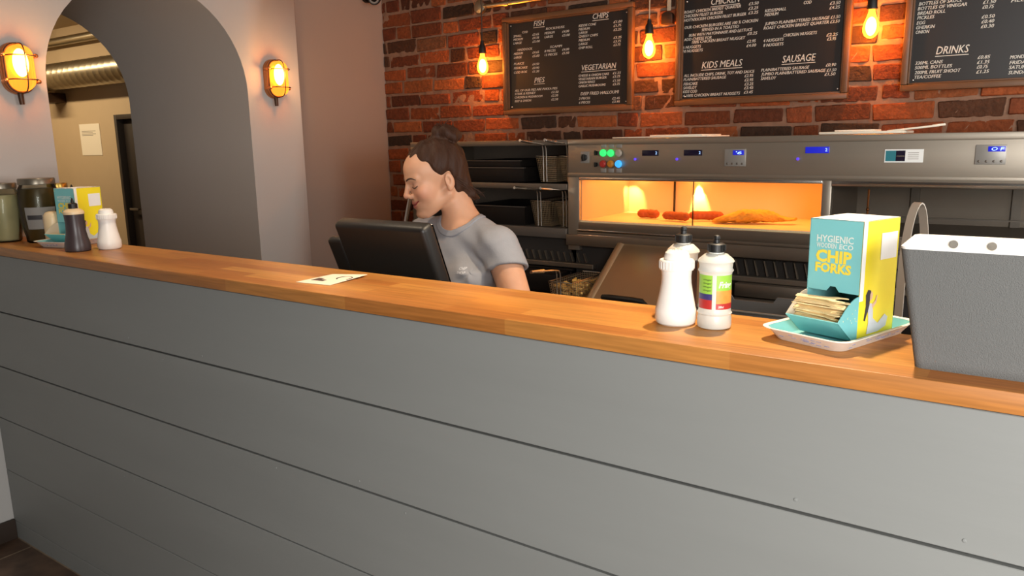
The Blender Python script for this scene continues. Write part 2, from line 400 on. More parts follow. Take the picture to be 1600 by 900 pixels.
# brick wall, every brick laid in courses of 75 mm
def brick_wall():
    bmw = bmesh.new(); cl = bmw.loops.layers.color.new('Col')
    pal = [S(160,108,80), S(172,116,84), S(152,100,76), S(180,126,94), S(142,96,74), S(130,94,76), S(114,88,76), S(166,112,86), S(150,112,92)]
    wts = [5, 5, 5, 3, 4, 2.2, 2.2, 4, 2]
    yf = 2.236
    z = 0.70; row = 0
    while z < 2.70:
        x = -3.205 - R.uniform(0.0, 0.2)
        k = 0
        while x < 1.6:
            L_ = 0.215 if ((k + row) % 2 == 0 or R.random() < 0.35) else 0.1025
            x0, x1 = max(x, -3.204), min(x+L_, 1.6)
            if x1-x0 > 0.02:
                c = R.choices(pal, wts)[0]; j = R.uniform(1.10, 1.50)
                dz = R.uniform(-0.003, 0.003); dy = R.uniform(-0.004, 0.004)
                t = bmesh.new(); bmesh.ops.create_cube(t, size=1)
                bmesh.ops.transform(t, matrix=Matrix.Translation(((x0+x1)/2, yf+0.03+dy, z+0.0325+dz)) @ Matrix.Diagonal((x1-x0-R.uniform(0, .004), 0.06, 0.065-R.uniform(0, .005), 1)), verts=t.verts)
                for v in t.verts:
                    v.co += Vector((R.uniform(-.005, .005), R.uniform(-.002, .003), R.uniform(-.005, .005)))
                bmesh.ops.bevel(t, geom=list(t.edges), offset=0.004, segments=1, affect='EDGES')
                lay = t.loops.layers.color.new('Col')
                for f in t.faces:
                    for l in f.loops: l[lay] = (min(1, c[0]*j*.94), min(1, c[1]*j*1.12), min(1, c[2]*j*1.08), 1)
                me = bpy.data.meshes.new('t'); t.to_mesh(me); t.free(); bmw.from_mesh(me); bpy.data.meshes.remove(me)
            x += L_ + 0.010; k += 1
        z += 0.075; row += 1
    bmw.verts.ensure_lookup_table()
    n0 = len(bmw.faces)
    # mortar bed behind the brick faces, gently uneven
    nx, nz = 240, 100
    g = [[bmw.verts.new((-3.205 + 4.81*i/nx, yf+0.007+R.uniform(-.005, .004), 0.0 + 2.71*k/nz)) for k in range(nz+1)] for i in range(nx+1)]
    for i in range(nx):
        for k in range(nz):
            f = bmw.faces.new((g[i][k], g[i+1][k], g[i+1][k+1], g[i][k+1])); f.material_index = 1
    bq = [bmw.verts.new(p) for p in ((-3.3, 2.36, 0), (1.7, 2.36, 0), (1.7, 2.36, 2.72), (-3.3, 2.36, 2.72))]
    bmw.faces.new(bq).material_index = 1
    me = bpy.data.meshes.new('wall_back'); bmw.to_mesh(me); bmw.free()
    return struct(link('wall_back', me, ['brick', 'mortar'], None, 40))
brick_wall()

# the store room seen through the arch
m = MB()
m.box(-8.2, -6.53, 2.40, 2.52, 0, 2.62); m.box(-6.53, -5.55, 2.40, 2.52, 1.748, 2.62); m.box(-5.55, -4.1, 2.40, 2.52, 0, 2.62)
struct(m.build('wall_store_back', 'store_paint', smooth=0))
m = MB(); m.box(-8.2, -4.16, -1.0, 2.52, 2.52, 2.62); struct(m.build('ceiling_store', 'store_paint', smooth=0))
m = MB(); m.box(-8.3, -8.2, -1.0, 2.52, 0, 2.62); struct(m.build('wall_store_left', 'store_paint', smooth=0))
m = MB(); m.box(-8.2, -4.17, -1.1, -1.0, 0, 2.62); struct(m.build('wall_store_front', 'store_paint', smooth=0))
m = MB(); m.box(-6.6, -5.5, 2.9, 2.95, 0, 2.0); struct(m.build('wall_store_recess', 'doorway_shade', smooth=0))
d = MB(); d.box(-6.53, -6.49, 2.395, 2.53, 0, 1.748, 0.004); d.box(-5.59, -5.55, 2.395, 2.53, 0, 1.748, 0.004); d.box(-6.49, -5.59, 2.395, 2.53, 1.708, 1.748, 0.004)
dr = struct(d.build('door_1', 'doorway_shade'))
d = MB(); d.box(-6.488, -5.592, 2.45, 2.49, 0.005, 1.706, 0.004); d.box(-6.40, -5.70, 2.442, 2.452, 0.95, 1.62, 0.004); d.box(-6.40, -5.70, 2.442, 2.452, 0.12, 0.85, 0.004)
d.build('doorway_fill', 'doorway_shade', dr)  # panel closing the opening, coloured dark in place of its shade
d = MB(); d.cyl((-6.43, 2.45, 0.95), (-6.43, 2.40, 0.95), 0.009); d.box(-6.44, -6.31, 2.395, 2.41, 0.94, 0.96, 0.004); d.build('door_handle', 'steel_dark', dr)
# pipe and duct under the store ceiling
m = MB(); m.cyl((-8.15, 2.32, 2.39), (-4.25, 2.32, 2.39), 0.036, seg=24)
for x in (-7.4, -6.2, -5.0): m.cyl((x-.02, 2.32, 2.39), (x+.02, 2.32, 2.39), 0.042, seg=24); m.cyl((x, 2.32, 2.42), (x, 2.32, 2.52), 0.006)
origin_base(tag(m.build('water_pipe', 'galvanised'), 'thin grey pipe running along the store room wall above the silver duct', 'pipe'))
dt = thing('ventilation_duct', 'large round silver spiral duct below the thin pipe in the back room', 'duct', (-6.2, 2.25, 2.09))
m = MB(); prof = []
x = -8.15
while x < -4.25:
    prof += [(0.1095, x), (0.1095, x+0.078), (0.1112, x+0.081), (0.1112, x+0.088)]; x += 0.093
m.lathe(prof, 36, Matrix.Translation((0, 2.25, 2.09)) @ Matrix.Rotation(PI/2, 4, 'Y'), cap=False)
m.build('duct_tube', 'galvanised', dt, 25)
for x in (-7.42, -5.2):
    m = MB(); m.lathe([(0.114, -0.03), (0.118, -0.03), (0.118, 0.03), (0.114, 0.03)], 32, Matrix.Translation((x, 2.25, 2.09)) @ Matrix.Rotation(PI/2, 4, 'Y'), cap=False)
    m.cyl((x, 2.25, 2.205), (x, 2.25, 2.52), 0.006); m.build('hanger', 'dark_metal', dt)
m = MB(); m.box(-7.52, -7.30, 2.20, 2.40, 1.88, 1.965, 0.006); m.box(-7.50, -7.32, 2.19, 2.2, 1.895, 1.95, 0.002)
origin_base(tag(m.build('wall_bracket', 'bronze'), 'small dark bracket under the left end of the silver duct', 'bracket'))
m = MB(); m.use('paper_white').box(-7.126, -6.782, 2.396, 2.399, 1.412, 1.684)
m.use('text_dark')
for k in range(4): m.box(-7.09, -6.85 - 0.05*(k % 2), 2.3955, 2.396, 1.62-0.012*k, 1.623-0.012*k)
origin_base(tag(m.build('paper_notice', 'paper_white', smooth=0), 'white paper notice taped to the back room wall left of the dark doorway', 'notice'))

# ------------------------------------------------------------------ the counter
ct = thing('service_counter', 'long grey painted plank counter front below the wooden worktop', 'counter', (-0.8, 0.1, 0))
edges = [1.1193 - 0.21*k for k in range(6)] + [0.0]
for k in range(6):
    m = MB(); top, bot = edges[k], edges[k+1]
    gap = 0.0025 if k < 3 else 0.0012
    m.box(-3.128, 1.55, 0.0, 0.018, bot + (gap if k < 5 else 0), top - (gap if k else 0.004), 0.0012, seg=1)
    # a few filled nail heads and dents in the paint
    for q in range(5):
        x = R.uniform(-3.0, 0.2); z = bot + R.choice((0.02, 0.19))*min(1, (top-bot)/0.21)
        m.ell((x, -0.0005, z), (0.003, 0.0012, 0.003), u=8, v=6)
    m.build('front_plank', 'board_paint', ct, 30)
m = MB(); m.box(-3.128, 1.55, 0.02, 0.05, 0.0, 1.117); m.build('backing', 'board_gap', ct)
m = MB(); m.box(-3.128, 1.55, 0.19, 0.222, 0.0, 1.117, 0.002); m.build('back_panel', 'board_paint', ct)
m = MB(); m.box(-3.125, 1.56, -0.012, 0.235, 1.1193, CT, 0.0025)
wt = origin_base(tag(m.build('worktop', 'worktop', smooth=30), 'long oiled butcher block worktop along the top of the counter', 'worktop'))
bn = thing('till_bench', 'low bench behind the counter that carries the till', 'bench', (-1.4, 0.38, 0))
m = MB(); m.box(-2.0, -0.75, 0.225, 0.55, 0.84, 0.87, 0.003); m.build('bench_top', 'steel_dull', bn)
for x in (-1.97, -0.80):
    for y in (0.25, 0.50):
        m = MB(); m.box(x, x+0.03, y, y+0.03, 0, 0.84, 0.002); m.build('leg', 'steel_dull', bn)

# ------------------------------------------------------------------ wall lamps with brass cages
def wall_lamp(y, z, label):
    t = thing('wall_lamp', label, 'lamp', (-3.13, y, z), 0, 'caged bulkhead lamps beside the arch')
    def stadium(hw, hh, n=14):
        s = hh-hw; P = []
        for i in range(n+1): a = PI*i/n; P.append((hw*math.cos(a), s+hw*math.sin(a)))
        for i in range(n+1): a = PI+PI*i/n; P.append((hw*math.cos(a), -s+hw*math.sin(a)))
        return P
    def shell(sections, name, mt, par, cap=True):    # sections: (depth x, half width, half height)
        mm = MB(); V = []; F = []; n = len(stadium(1, 2))
        for dx, hw, hh in sections: V += [(-3.13+dx, y+p[0], z+p[1]) for p in stadium(hw, hh)]
        for k in range(len(sections)-1):
            for i in range(n): F.append((k*n+i, k*n+(i+1) % n, (k+1)*n+(i+1) % n, (k+1)*n+i))
        if cap: F.append(list(range(n))[::-1]); F.append([(len(sections)-1)*n+i for i in range(n)])
        mm.raw(V, F); return mm.build(name, mt, par)
    shell([(0.0, .050, .092), (.018, .050, .092), (.022, .047, .089), (.034, .047, .089), (.036, .043, .086)], 'back_plate', 'brass', t)
    shell([(.036, .040, .082), (.062, .040, .082), (.078, .036, .078), (.088, .027, .069), (.092, .012, .05)], 'glass_cover', 'amber_glass', t)
    b = MB(); b.ell((-3.13+.056, y, z+.018), (.020, .026, .050)); b.build('bulb', 'filament', t)
    c = MB()
    pts = []
    for i in range(25):
        a = PI*i/24; q = abs(math.cos(a))**0.6*(1 if math.cos(a) > 0 else -1); s = math.sin(a)**0.45
        pts.append((-3.13+.036+.062*s, y, z+.087*q))
    c.tube(pts, 0.0022)
    for dz in (-.042, .042):
        pts = []
        for i in range(21):
            a = PI*i/20; q = abs(math.cos(a))**0.6*(1 if math.cos(a) > 0 else -1); s = math.sin(a)**0.45
            pts.append((-3.13+.036+.062*s, y+.046*q, z+dz))
        c.tube(pts, 0.0022)
    c.tube([(-3.13+.037, y+p[0], z+p[1]) for p in stadium(.045, .087)], 0.0035, closed=True)
    c.build('cage', 'bronze', t)
    for sy in (-1, 1):
        for dz in (-.046, .046):
            l = MB(); l.cyl((-3.13+.034, y+sy*.053, z+dz), (-3.13+.050, y+sy*.053, z+dz), .0055, seg=10); l.box(-3.13+.01, -3.13+.036, y+sy*.046-.006, y+sy*.056+.006, z+dz-.007, z+dz+.007, .002)
            l.ell((-3.13+.056, y+sy*.055, z+dz), (.006, .008, .0075), u=10, v=8)
            l.build('wing_bolt', 'brass', t)
    s = MB(); s.cyl((-3.13+.02, y, z-.088), (-3.13+.02, y+.002, z-.128), .010, .008, 14); s.build('cable_gland', 'bronze', t)
    p = point('lamp_light', (0.112, 0, 0.02), 2.2, (1.0, 0.60, 0.28), 0.03, t)
wall_lamp(0.222, 1.762, 'caged brass wall lamp on the left side of the arch, at the photo edge')
wall_lamp(1.372, 1.787, 'caged brass wall lamp between the arch and the pinkish wall recess')

# ------------------------------------------------------------------ pendants
def pendant(x, zt, label, cordm, big=1.0):           # zt: bottom of the socket
    y = 2.172; k = big
    t = thing('pendant_light', label, 'light', (x, y, zt), 0, 'bare bulb pendants along the brick wall')
    s = MB(); s.lathe([(.005, .062*k), (.008, .060*k), (.009, .045*k), (.017, .032*k), (.0185, .004), (.020, .003), (.020, -.002), (.012, -.003)], 24, Matrix.Translation((x, y, zt))); s.build('socket', 'black_plastic', t)
    c = MB(); c.cyl((x, y, zt+.06*k), (x, y, 2.70), .0028, seg=8); c.build('cord', cordm, t)
    b = MB(); pr = [(.012, 0), (.0125, -.012), (.018, -.030), (.026, -.050), (.0295, -.068), (.0285, -.084), (.022, -.098), (.012, -.106), (.003, -.109)]
    b.lathe([(r*1.0, z) for r, z in pr][::-1], 28, Matrix.Translation((x, y, zt))); b.build('bulb', 'bulb_glass', t)
    f = MB(); f.ell((x, y, zt-.064), (.0195, .0195, .035)); f.build('filament', 'filament', t)
    point('bulb_light', (0, 0, -0.068), 19.0, (1.0, 0.46, 0.11), 0.028, t)
pendant(-2.440, 1.921, 'hanging bulb left of the board headed FISH, above the woman', 'cord')
pendant(-1.503, 1.934, 'hanging bulb between the FISH board and the KIDS MEALS board', 'cord_pale')
pendant(-0.583, 1.941, 'hanging bulb between the KIDS MEALS board and the DRINKS board', 'cord', 1.3)
cd = MB(); cd.cyl((-2.47, 2.20, 2.155), (1.58, 2.20, 2.155), .011, seg=14)
for x in (-2.30, -1.5, -.6, .3, 1.2): cd.cyl((x-.012, 2.20, 2.155), (x+.012, 2.20, 2.155), .015, seg=14); cd.cyl((x, 2.20, 2.155), (x, 2.24, 2.155), .008, seg=10)
cd.lathe([(.03, -.012), (.034, -.008), (.034, .012), (.028, .016)], 20, Matrix.Translation((-2.47, 2.205, 2.155)) @ Matrix.Rotation(PI/2, 4, 'X'))
origin_base(tag(cd.build('cable_conduit', 'galvanised'), 'shiny metal conduit running along the brick wall above the FISH board', 'conduit'))
jb = thing('junction_box', 'small dark box with pale cable cover right of the middle bulb', 'socket', (-1.433, 2.236, 1.972))
m = MB(); P = [(-.026, 0), (.026, 0), (.026, .034)] + [(.026*math.cos(a), .034+.018*math.sin(a)) for a in [PI*i/8 for i in range(1, 8)]] + [(-.026, .034)]
m.prism([(p[0]-1.433, p[1]+1.972) for p in P], 2.20, 2.232, bev=.002); m.build('box_body', 'bronze', jb)
m = MB(); m.box(-1.442, -1.424, 2.222, 2.232, 2.03, 2.70, .002); m.build('cable_cover', 'cord_pale', jb)

sk = thing('security_camera', 'dark dome security camera high on the pinkish wall near the brick corner', 'camera', (-3.205, 2.12, 2.27))
m = MB(); m.cyl((-3.205, 2.12, 2.29), (-3.185, 2.12, 2.29), .045, seg=28); m.cyl((-3.19, 2.12, 2.29), (-3.15, 2.12, 2.285), .018, seg=20); m.build('mount', 'dark_metal', sk)
m = MB(); m.lathe([(.020, -.045), (.032, -.040), (.035, -.02), (.035, .03), (.030, .038)], 28, Matrix.Translation((-3.125, 2.105, 2.262)) @ Vector((0.6, -0.75, -0.25)).to_track_quat('Z', 'Y').to_matrix().to_4x4()); m.build('housing', 'black_plastic', sk)
X = Matrix.Translation((-3.125, 2.105, 2.262)) @ Vector((0.6, -0.75, -0.25)).to_track_quat('Z', 'Y').to_matrix().to_4x4()
m = MB(); m.lathe([(.026, .038), (.026, .041), (.018, .041), (.018, .039)], 24, X, cap=False); l = m.build('lens_ring', 'steel_dark', sk)
m = MB(); m.ell((0, 0, .036), (.018, .018, .008), X); m.build('lens', 'black_gloss', l)
# ------------------------------------------------------------------ menu boards
T_A = [
    (-2.1543, 2.0319, 0.0638, 'FISH', 1), (-2.224, 2.0039, 0.0328, 'COD'), (-2.2784, 1.989, 0.0498, 'SMALL'), (-2.163, 1.9873, 0.0402, '£3.65'),
    (-2.2787, 1.9725, 0.0581, 'MEDIUM'), (-2.1633, 1.9711, 0.0403, '£4.35'), (-2.2791, 1.9546, 0.0516, 'LARGE'), (-2.1636, 1.9535, 0.0443, '£5.00'),
    (-2.0827, 2.0078, 0.1073, 'ROCK/HUSS'), (-2.0909, 1.9874, 0.0589, 'MEDIUM'), (-1.9894, 1.9859, 0.0398, '£4.00'), (-2.0911, 1.9694, 0.0496, 'LARGE'),
    (-1.9895, 1.9681, 0.0436, '£5.00'), (-2.06, 1.9197, 0.0702, 'SCAMPI'), (-2.0919, 1.9016, 0.0647, '8 PIECES'), (-1.9899, 1.9013, 0.0399, '£4.00'),
    (-2.0921, 1.8834, 0.0749, '12 PIECES'), (-1.99, 1.8841, 0.04, '£5.50'), (-2.2547, 1.9208, 0.0905, 'HADDOCK'), (-2.2777, 1.9026, 0.0558, 'MEDIUM'),
    (-2.1644, 1.9013, 0.0404, '£4.65'), (-2.2781, 1.884, 0.0492, 'LARGE'), (-2.1646, 1.8836, 0.0421, '£5.00'), (-2.2787, 1.8532, 0.0642, 'PLAICE'),
    (-2.1652, 1.8441, 0.0405, '£4.50'), (-2.2792, 1.8318, 0.085, 'FISHCAKE'), (-2.1655, 1.8256, 0.0406, '£0.90'), (-2.2796, 1.8103, 0.0826, 'COD ROE'),
    (-2.1658, 1.8085, 0.0406, '£1.20'), (-2.1543, 1.758, 0.0623, 'PIES', 1), (-2.2756, 1.7195, 0.2571, 'ALL OF OUR PIES ARE PUKKA PIES'), (-2.276, 1.7032, 0.129, 'STEAK & KIDNEY'),
    (-2.0542, 1.7019, 0.0419, '£2.50'), (-2.2763, 1.6855, 0.1698, 'CHICKEN & MUSHROOM'), (-2.0543, 1.6848, 0.0396, '£2.50'), (-2.2767, 1.6671, 0.1021, 'BEEF & ONION'),
    (-2.0545, 1.6663, 0.0396, '£2.50'), (-1.8193, 2.0325, 0.0849, 'CHIPS', 1), (-1.896, 2.0042, 0.095, 'KIDDIE CONE'), (-1.7095, 2.0034, 0.0455, '£1.00'),
    (-1.8961, 1.9874, 0.0608, 'MEDIUM'), (-1.7094, 1.9865, 0.0407, '£1.75'), (-1.8961, 1.9711, 0.0498, 'LARGE'), (-1.7092, 1.9683, 0.0421, '£2.25'),
    (-1.8961, 1.9542, 0.1047, 'CHEESY CHIPS'), (-1.7089, 1.933, 0.0422, '£3.25'), (-1.8961, 1.9367, 0.0609, 'MEDIUM'), (-1.7088, 1.9159, 0.0395, '£3.75'),
    (-1.8961, 1.9191, 0.0499, 'LARGE'), (-1.7086, 1.9001, 0.0367, '£3.75'), (-1.8962, 1.9015, 0.0758, 'CHIP ROLL'), (-1.879, 1.8005, 0.1855, 'VEGETARIAN', 1),
    (-1.8963, 1.771, 0.166, 'CHEESE & ONION CAKE'), (-1.7111, 1.7723, 0.0426, '£1.25'), (-1.8964, 1.7551, 0.1517, 'VEGETARIAN BURGER'), (-1.711, 1.7561, 0.0391, '£3.75'),
    (-1.8964, 1.7391, 0.0897, 'ONION RINGS'), (-1.7108, 1.7375, 0.0391, '£1.50'), (-1.8964, 1.7218, 0.1476, 'GARLIC MUSHROOMS'), (-1.7107, 1.7213, 0.0378, '£3.75'),
    (-1.8858, 1.6834, 0.2077, 'DEEP FRIED HALLOUMI', 2), (-1.895, 1.6632, 0.0625, '3 PIECES'), (-1.7137, 1.6558, 0.0415, '£2.45'), (-1.895, 1.6438, 0.0626, '6 PIECES'),
    (-1.7136, 1.6401, 0.0415, '£3.95'),
]
T_B = [
    (-1.2385, 2.0324, 0.1264, 'CHICKEN', 1), (-1.3604, 2.0092, 0.2525, 'ROAST CHICKEN BREAST QUARTER'), (-1.0749, 2.0134, 0.0415, '£3.50'), (-1.3612, 1.992, 0.1757, 'CHICKEN FILLET BURGER'),
    (-1.0758, 1.9951, 0.0421, '£3.25'), (-1.3607, 1.9746, 0.276, "HOT'N'KICKIN CHICKEN FILLET BURGER"), (-1.075, 1.977, 0.0422, '£3.25'), (-1.3569, 1.9438, 0.325, 'OUR CHICKEN BURGERS ARE 100 % CHICKEN'),
    (-1.2785, 1.9274, 0.1661, 'SERVED IN A TOASTED'), (-1.3357, 1.9093, 0.2808, 'BUN WITH MAYONNAISE AND LETTUCE'), (-1.0759, 1.8932, 0.0424, '£0.25'), (-1.3585, 1.8927, 0.1261, 'ADD CHEESE FOR'),
    (-1.3211, 1.8787, 0.2373, '100% CHICKEN BREAST NUGGET'), (-1.3624, 1.8596, 0.0834, '6 NUGGETS'), (-1.0757, 1.8619, 0.0371, '£2.95'), (-1.362, 1.8431, 0.0922, '10 NUGGETS'),
    (-1.0777, 1.8448, 0.0409, '£4.00'), (-1.2724, 1.7698, 0.1806, 'KIDS MEALS', 1), (-1.355, 1.7375, 0.3164, 'ALL INCLUDE CHIPS, DRINK, TOY AND SAUCE'), (-1.3557, 1.7209, 0.1952, 'PLAIN/BATTERED SAUSAGE'),
    (-1.0809, 1.721, 0.0385, '£2.95'), (-1.3552, 1.7013, 0.0661, 'FISHCAKE'), (-1.0802, 1.7034, 0.0385, '£2.95'), (-1.3566, 1.6846, 0.0638, 'SAVELOY'),
    (-1.0795, 1.6864, 0.0386, '£3.25'), (-1.3574, 1.6679, 0.0663, 'KIDS COD'), (-1.0805, 1.6704, 0.0403, '£3.45'), (-1.3569, 1.6499, 0.2599, '4 100% CHICKEN BREAST NUGGETS'),
    (-1.0808, 1.6522, 0.0387, '£3.45'), (-0.8504, 1.9933, 0.03, 'COD'), (-0.7496, 1.9797, 0.04, '£3.50'), (-1.0055, 1.9779, 0.0864, 'KIDS/SMALL'),
    (-0.7505, 1.9629, 0.0396, '£4.25'), (-1.0058, 1.9622, 0.0564, 'MEDIUM'), (-1.0042, 1.9263, 0.2969, 'JUMBO PLAIN/BATTERED SAUSAGE £1.50'), (-1.0077, 1.9092, 0.299, 'ROAST CHICKEN BREAST QUARTER £3.50'),
    (-0.9246, 1.8731, 0.1321, 'CHICKEN NUGGETS'), (-0.7556, 1.8597, 0.0437, '£2.25'), (-1.0064, 1.8586, 0.0829, '4 NUGGETS'), (-0.7523, 1.8436, 0.035, '£3.95'),
    (-1.0056, 1.84, 0.0829, '8 NUGGETS'), (-0.9247, 1.7699, 0.1329, 'SAUSAGE', 1), (-1.0108, 1.7394, 0.1958, 'PLAIN/BATTERED SAUSAGE'), (-0.7513, 1.7428, 0.0391, '£0.90'),
    (-1.01, 1.7226, 0.3, 'JUMBO PLAIN/BATTERED SAUSAGE £1.50'), (-1.0103, 1.7052, 0.0642, 'SAVELOY'), (-0.7541, 1.7069, 0.0417, '£1.50'),
]
T_C = [
    (-0.431, 1.9418, 0.1419, 'BOTTLES OF SAUCE'), (-0.2244, 1.925, 0.0397, '£1.50'), (-0.4335, 1.925, 0.1596, 'BOTTLES OF VINEGAR'), (-0.2247, 1.9083, 0.0356, '£0.75'),
    (-0.4334, 1.9082, 0.0919, 'BREAD ROLL'), (-0.433, 1.8918, 0.0572, 'PICKLES'), (-0.2243, 1.8749, 0.0405, '£0.50'), (-0.4335, 1.8738, 0.0288, 'EGG'),
    (-0.2236, 1.8583, 0.0395, '£0.40'), (-0.4342, 1.8571, 0.0622, 'GHERKIN'), (-0.2239, 1.8414, 0.0406, '£0.30'), (-0.4341, 1.8406, 0.0452, 'ONION'),
    (-0.3604, 1.7604, 0.1066, 'DRINKS', 1), (-0.4276, 1.7272, 0.092, '330ML CANS'), (-0.2247, 1.7341, 0.0392, '£0.85'), (-0.4279, 1.7105, 0.1242, '500ML BOTTLES'),
    (-0.2249, 1.7165, 0.0392, '£1.35'), (-0.4269, 1.6924, 0.1524, '200ML FRUIT SHOOT'), (-0.2246, 1.7, 0.035, '£0.75'), (-0.4264, 1.6755, 0.09, 'TEA/COFFEE'),
    (-0.2246, 1.683, 0.04, '£1.25'), (-0.1386, 1.9213, 0.0675, 'FILLED'), (-0.1245, 1.7272, 0.0613, 'MONDAY'), (-0.1245, 1.7083, 0.0614, 'FRIDAY'),
    (-0.1247, 1.6914, 0.0849, 'SATURDAY'), (-0.1248, 1.6736, 0.0649, 'SUNDAY'),
]

def menu_board(x0, x1, z0, z1, rows, label):
    t = thing('menu_board', label, 'menu board', ((x0+x1)/2, 2.236, z0), 0, 'framed menu boards on the brick wall')
    f = MB(); fw = 0.024
    for a, b, c, d in ((x0, x1, z0, z0+fw), (x0, x1, z1-fw, z1), (x0, x0+fw, z0+fw, z1-fw), (x1-fw, x1, z0+fw, z1-fw)):
        f.box(a, b, 2.202, 2.232, c, d, .004); 
    for a, b, c, d in ((x0+fw, x1-fw, z0+fw, z0+fw+.006), (x0+fw, x1-fw, z1-fw-.006, z1-fw), (x0+fw, x0+fw+.006, z0+fw, z1-fw), (x1-fw-.006, x1-fw, z0+fw, z1-fw)):
        f.box(a, b, 2.210, 2.230, c, d, .0015)
    f.build('frame', 'frame_wood', t)
    p = MB(); p.box(x0+fw, x1-fw, 2.2245, 2.2315, z0+fw, z1-fw); p.build('panel', 'board_black', t)
    l = MB()
    for r in rows:
        x, z, wd, s = r[:4]; big = r[4] if len(r) > 4 else 0
        cap = 0.0108 if x0 < -1.5 else 0.0120
        if big == 1: cap = 0.025 if x0 < -1.5 else 0.028
        if big == 2: cap = 0.0145
        text_into(l, s, x, z, wd, cap, Matrix.Translation((0, 2.2238, 0)), 0.22, 0.0)
        text_into(l, s, x+.0006, z, wd, cap, Matrix.Translation((0, 2.2239, 0)), 0.22, 0.0)
        if big == 1: l.box(x-.002, x+wd, 2.2236, 2.2244, z-.0085, z-.0060)
    l.build('lettering', 'chalk', t, smooth=0)
    for a in (x0+fw+.017, x1-fw-.017):
        for c in (z0+fw+.017, z1-fw-.017):
            s = MB(); s.ell((a, 2.2245, c), (.0045, .003, .0045), u=12, v=8); s.build('screw', 'steel_bright', t)
menu_board(-2.336, -1.600, 1.603, 2.087, T_A, 'wood framed blackboard menu headed FISH, CHIPS and VEGETARIAN')
menu_board(-1.390, -0.660, 1.612, 2.100, T_B, 'wood framed blackboard menu with KIDS MEALS and SAUSAGE headings')
menu_board(-0.472, 0.262, 1.630, 2.118, T_C, 'wood framed blackboard menu with DRINKS heading, cut by the photo edge')

# ------------------------------------------------------------------ frying range
YF = 1.72; XR = 1.55
rg = thing('frying_range', 'long stainless steel frying range with lit hot box against the brick wall', 'range', (-0.1, 1.72, 0))
m = MB(); m.box(-1.664, XR, YF, 2.225, 1.312, 1.471, .006); m.box(-1.664, XR, YF-.004, YF+.01, 1.448, 1.4715, .003); m.box(-1.664, XR, YF-.003, YF+.01, 1.318, 1.332, .002)
hood = m.build('control_housing', 'steel', rg)
m = MB(); m.box(-1.664, -1.608, YF, YF+.03, 1.0, 1.314, .003); m.box(-1.664, -1.640, YF+.03, 2.22, 0.8, 1.314); m.build('end_post', 'steel', rg)
m = MB(); m.box(-0.626, -0.594, YF, YF+.03, 1.075, 1.314, .003); m.build('mullion', 'steel', rg)
m = MB()
m.box(-1.608, -.626, YF-.004, YF+.012, 1.302, 1.314, .002); m.box(-.594, XR, YF-.006, YF+.012, 1.294, 1.314, .002)
m.build('pane_track', 'steel_bright', rg)
# hot box lining
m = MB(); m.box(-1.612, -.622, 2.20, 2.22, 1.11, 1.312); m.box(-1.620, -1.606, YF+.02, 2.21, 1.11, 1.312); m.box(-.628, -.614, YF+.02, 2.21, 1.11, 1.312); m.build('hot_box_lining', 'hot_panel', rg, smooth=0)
m = MB(); m.box(-1.612, -.622, YF+.012, 2.21, 1.116, 1.127); m.box(-1.608, -.626, YF+.008, YF+.018, 1.122, 1.131, .001)
for i in range(150):
    xx = -1.60 + i*0.0065; m.box(xx, xx+.0035, YF+.0055, YF+.0095, 1.1225, 1.1300)
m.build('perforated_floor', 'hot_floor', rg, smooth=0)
m = MB(); m.cyl((-1.262, 2.17, 1.304), (-1.262, 2.17, 1.312), .012); m.ell((-1.262, 2.17, 1.297), (.011, .011, .010)); m.build('heat_lamp', 'heat_lamp', rg)
m = MB(); m.ell((-1.640+.03+.07, 2.15, 1.292), (.010, .010, .014)); m.build('heat_lamp', 'heat_lamp', rg)
for lx, ly, tx, ty, tz, pw, an in ((-1.262, 2.178, -1.255, 2.200, 1.19, 30.0, 44), (-1.57, 2.12, -1.585, 2.20, 1.18, 6.0, 62)):
    spot('heat_lamp_light', (lx, ly, 1.284), (tx, ty, tz), pw, (1.0, 0.62, 0.17), an, .006, .6)
area('hot_box_light_left', (-1.34, 1.95, 1.306), (-1.34, 1.951, 1.0), .50, .34, 2.0, (1.0, 0.37, 0.07))
area('hot_box_light_right', (-0.87, 1.95, 1.306), (-0.87, 1.951, 1.0), .44, .34, 1.9, (1.0, 0.37, 0.07))
m = MB(); m.box(-1.606, -1.094, YF+.002, YF+.005, 1.131, 1.302); m.build('glass_pane', 'pane_glass', rg, smooth=0)
m = MB(); m.box(-1.104, -.628, YF+.007, YF+.010, 1.131, 1.302); m.build('glass_pane', 'pane_glass', rg, smooth=0)
m = MB(); m.box(-1.1045, -1.1015, YF+.0065, YF+.0105, 1.131, 1.302); m.build('pane_edge', 'dark_metal', rg, smooth=0)
m = MB(); m.box(-1.375, -1.371, 2.185, 2.20, 1.128, 1.31); m.build('panel_seam', 'dark_metal', rg, smooth=0)
# cold cabinet on the right
m = MB(); m.box(-.594, XR, 2.20, 2.22, 1.10, 1.312); m.box(-.594, XR, YF+.012, 2.21, 1.10, 1.127); m.box(-.60, -.594, YF+.03, 2.2, 1.11, 1.312); m.build('cold_box_lining', 'cold_panel', rg, smooth=0)
m = MB()
for x in (-.40, -.07, .30, .8): m.box(x, x+.03, 2.185, 2.20, 1.127, 1.312)
m.box(-.594, XR, 2.0, 2.01, 1.165, 1.17); m.build('inner_rib', 'steel_dark', rg, smooth=0)
m = MB(); m.cyl((-.478, YF+.03, 1.13), (-.478, YF+.03, 1.285), .0035, seg=10); m.ell((-.478, YF+.03, 1.215), .006); m.build('rod_reflection', 'reflection_copper', rg)  # thin bar modelled in place of a reflection in the cabinet glass
m = MB(); m.box(-.592, .10, YF+.002, YF+.005, 1.131, 1.294); m.build('glass_pane', 'pane_glass', rg, smooth=0)
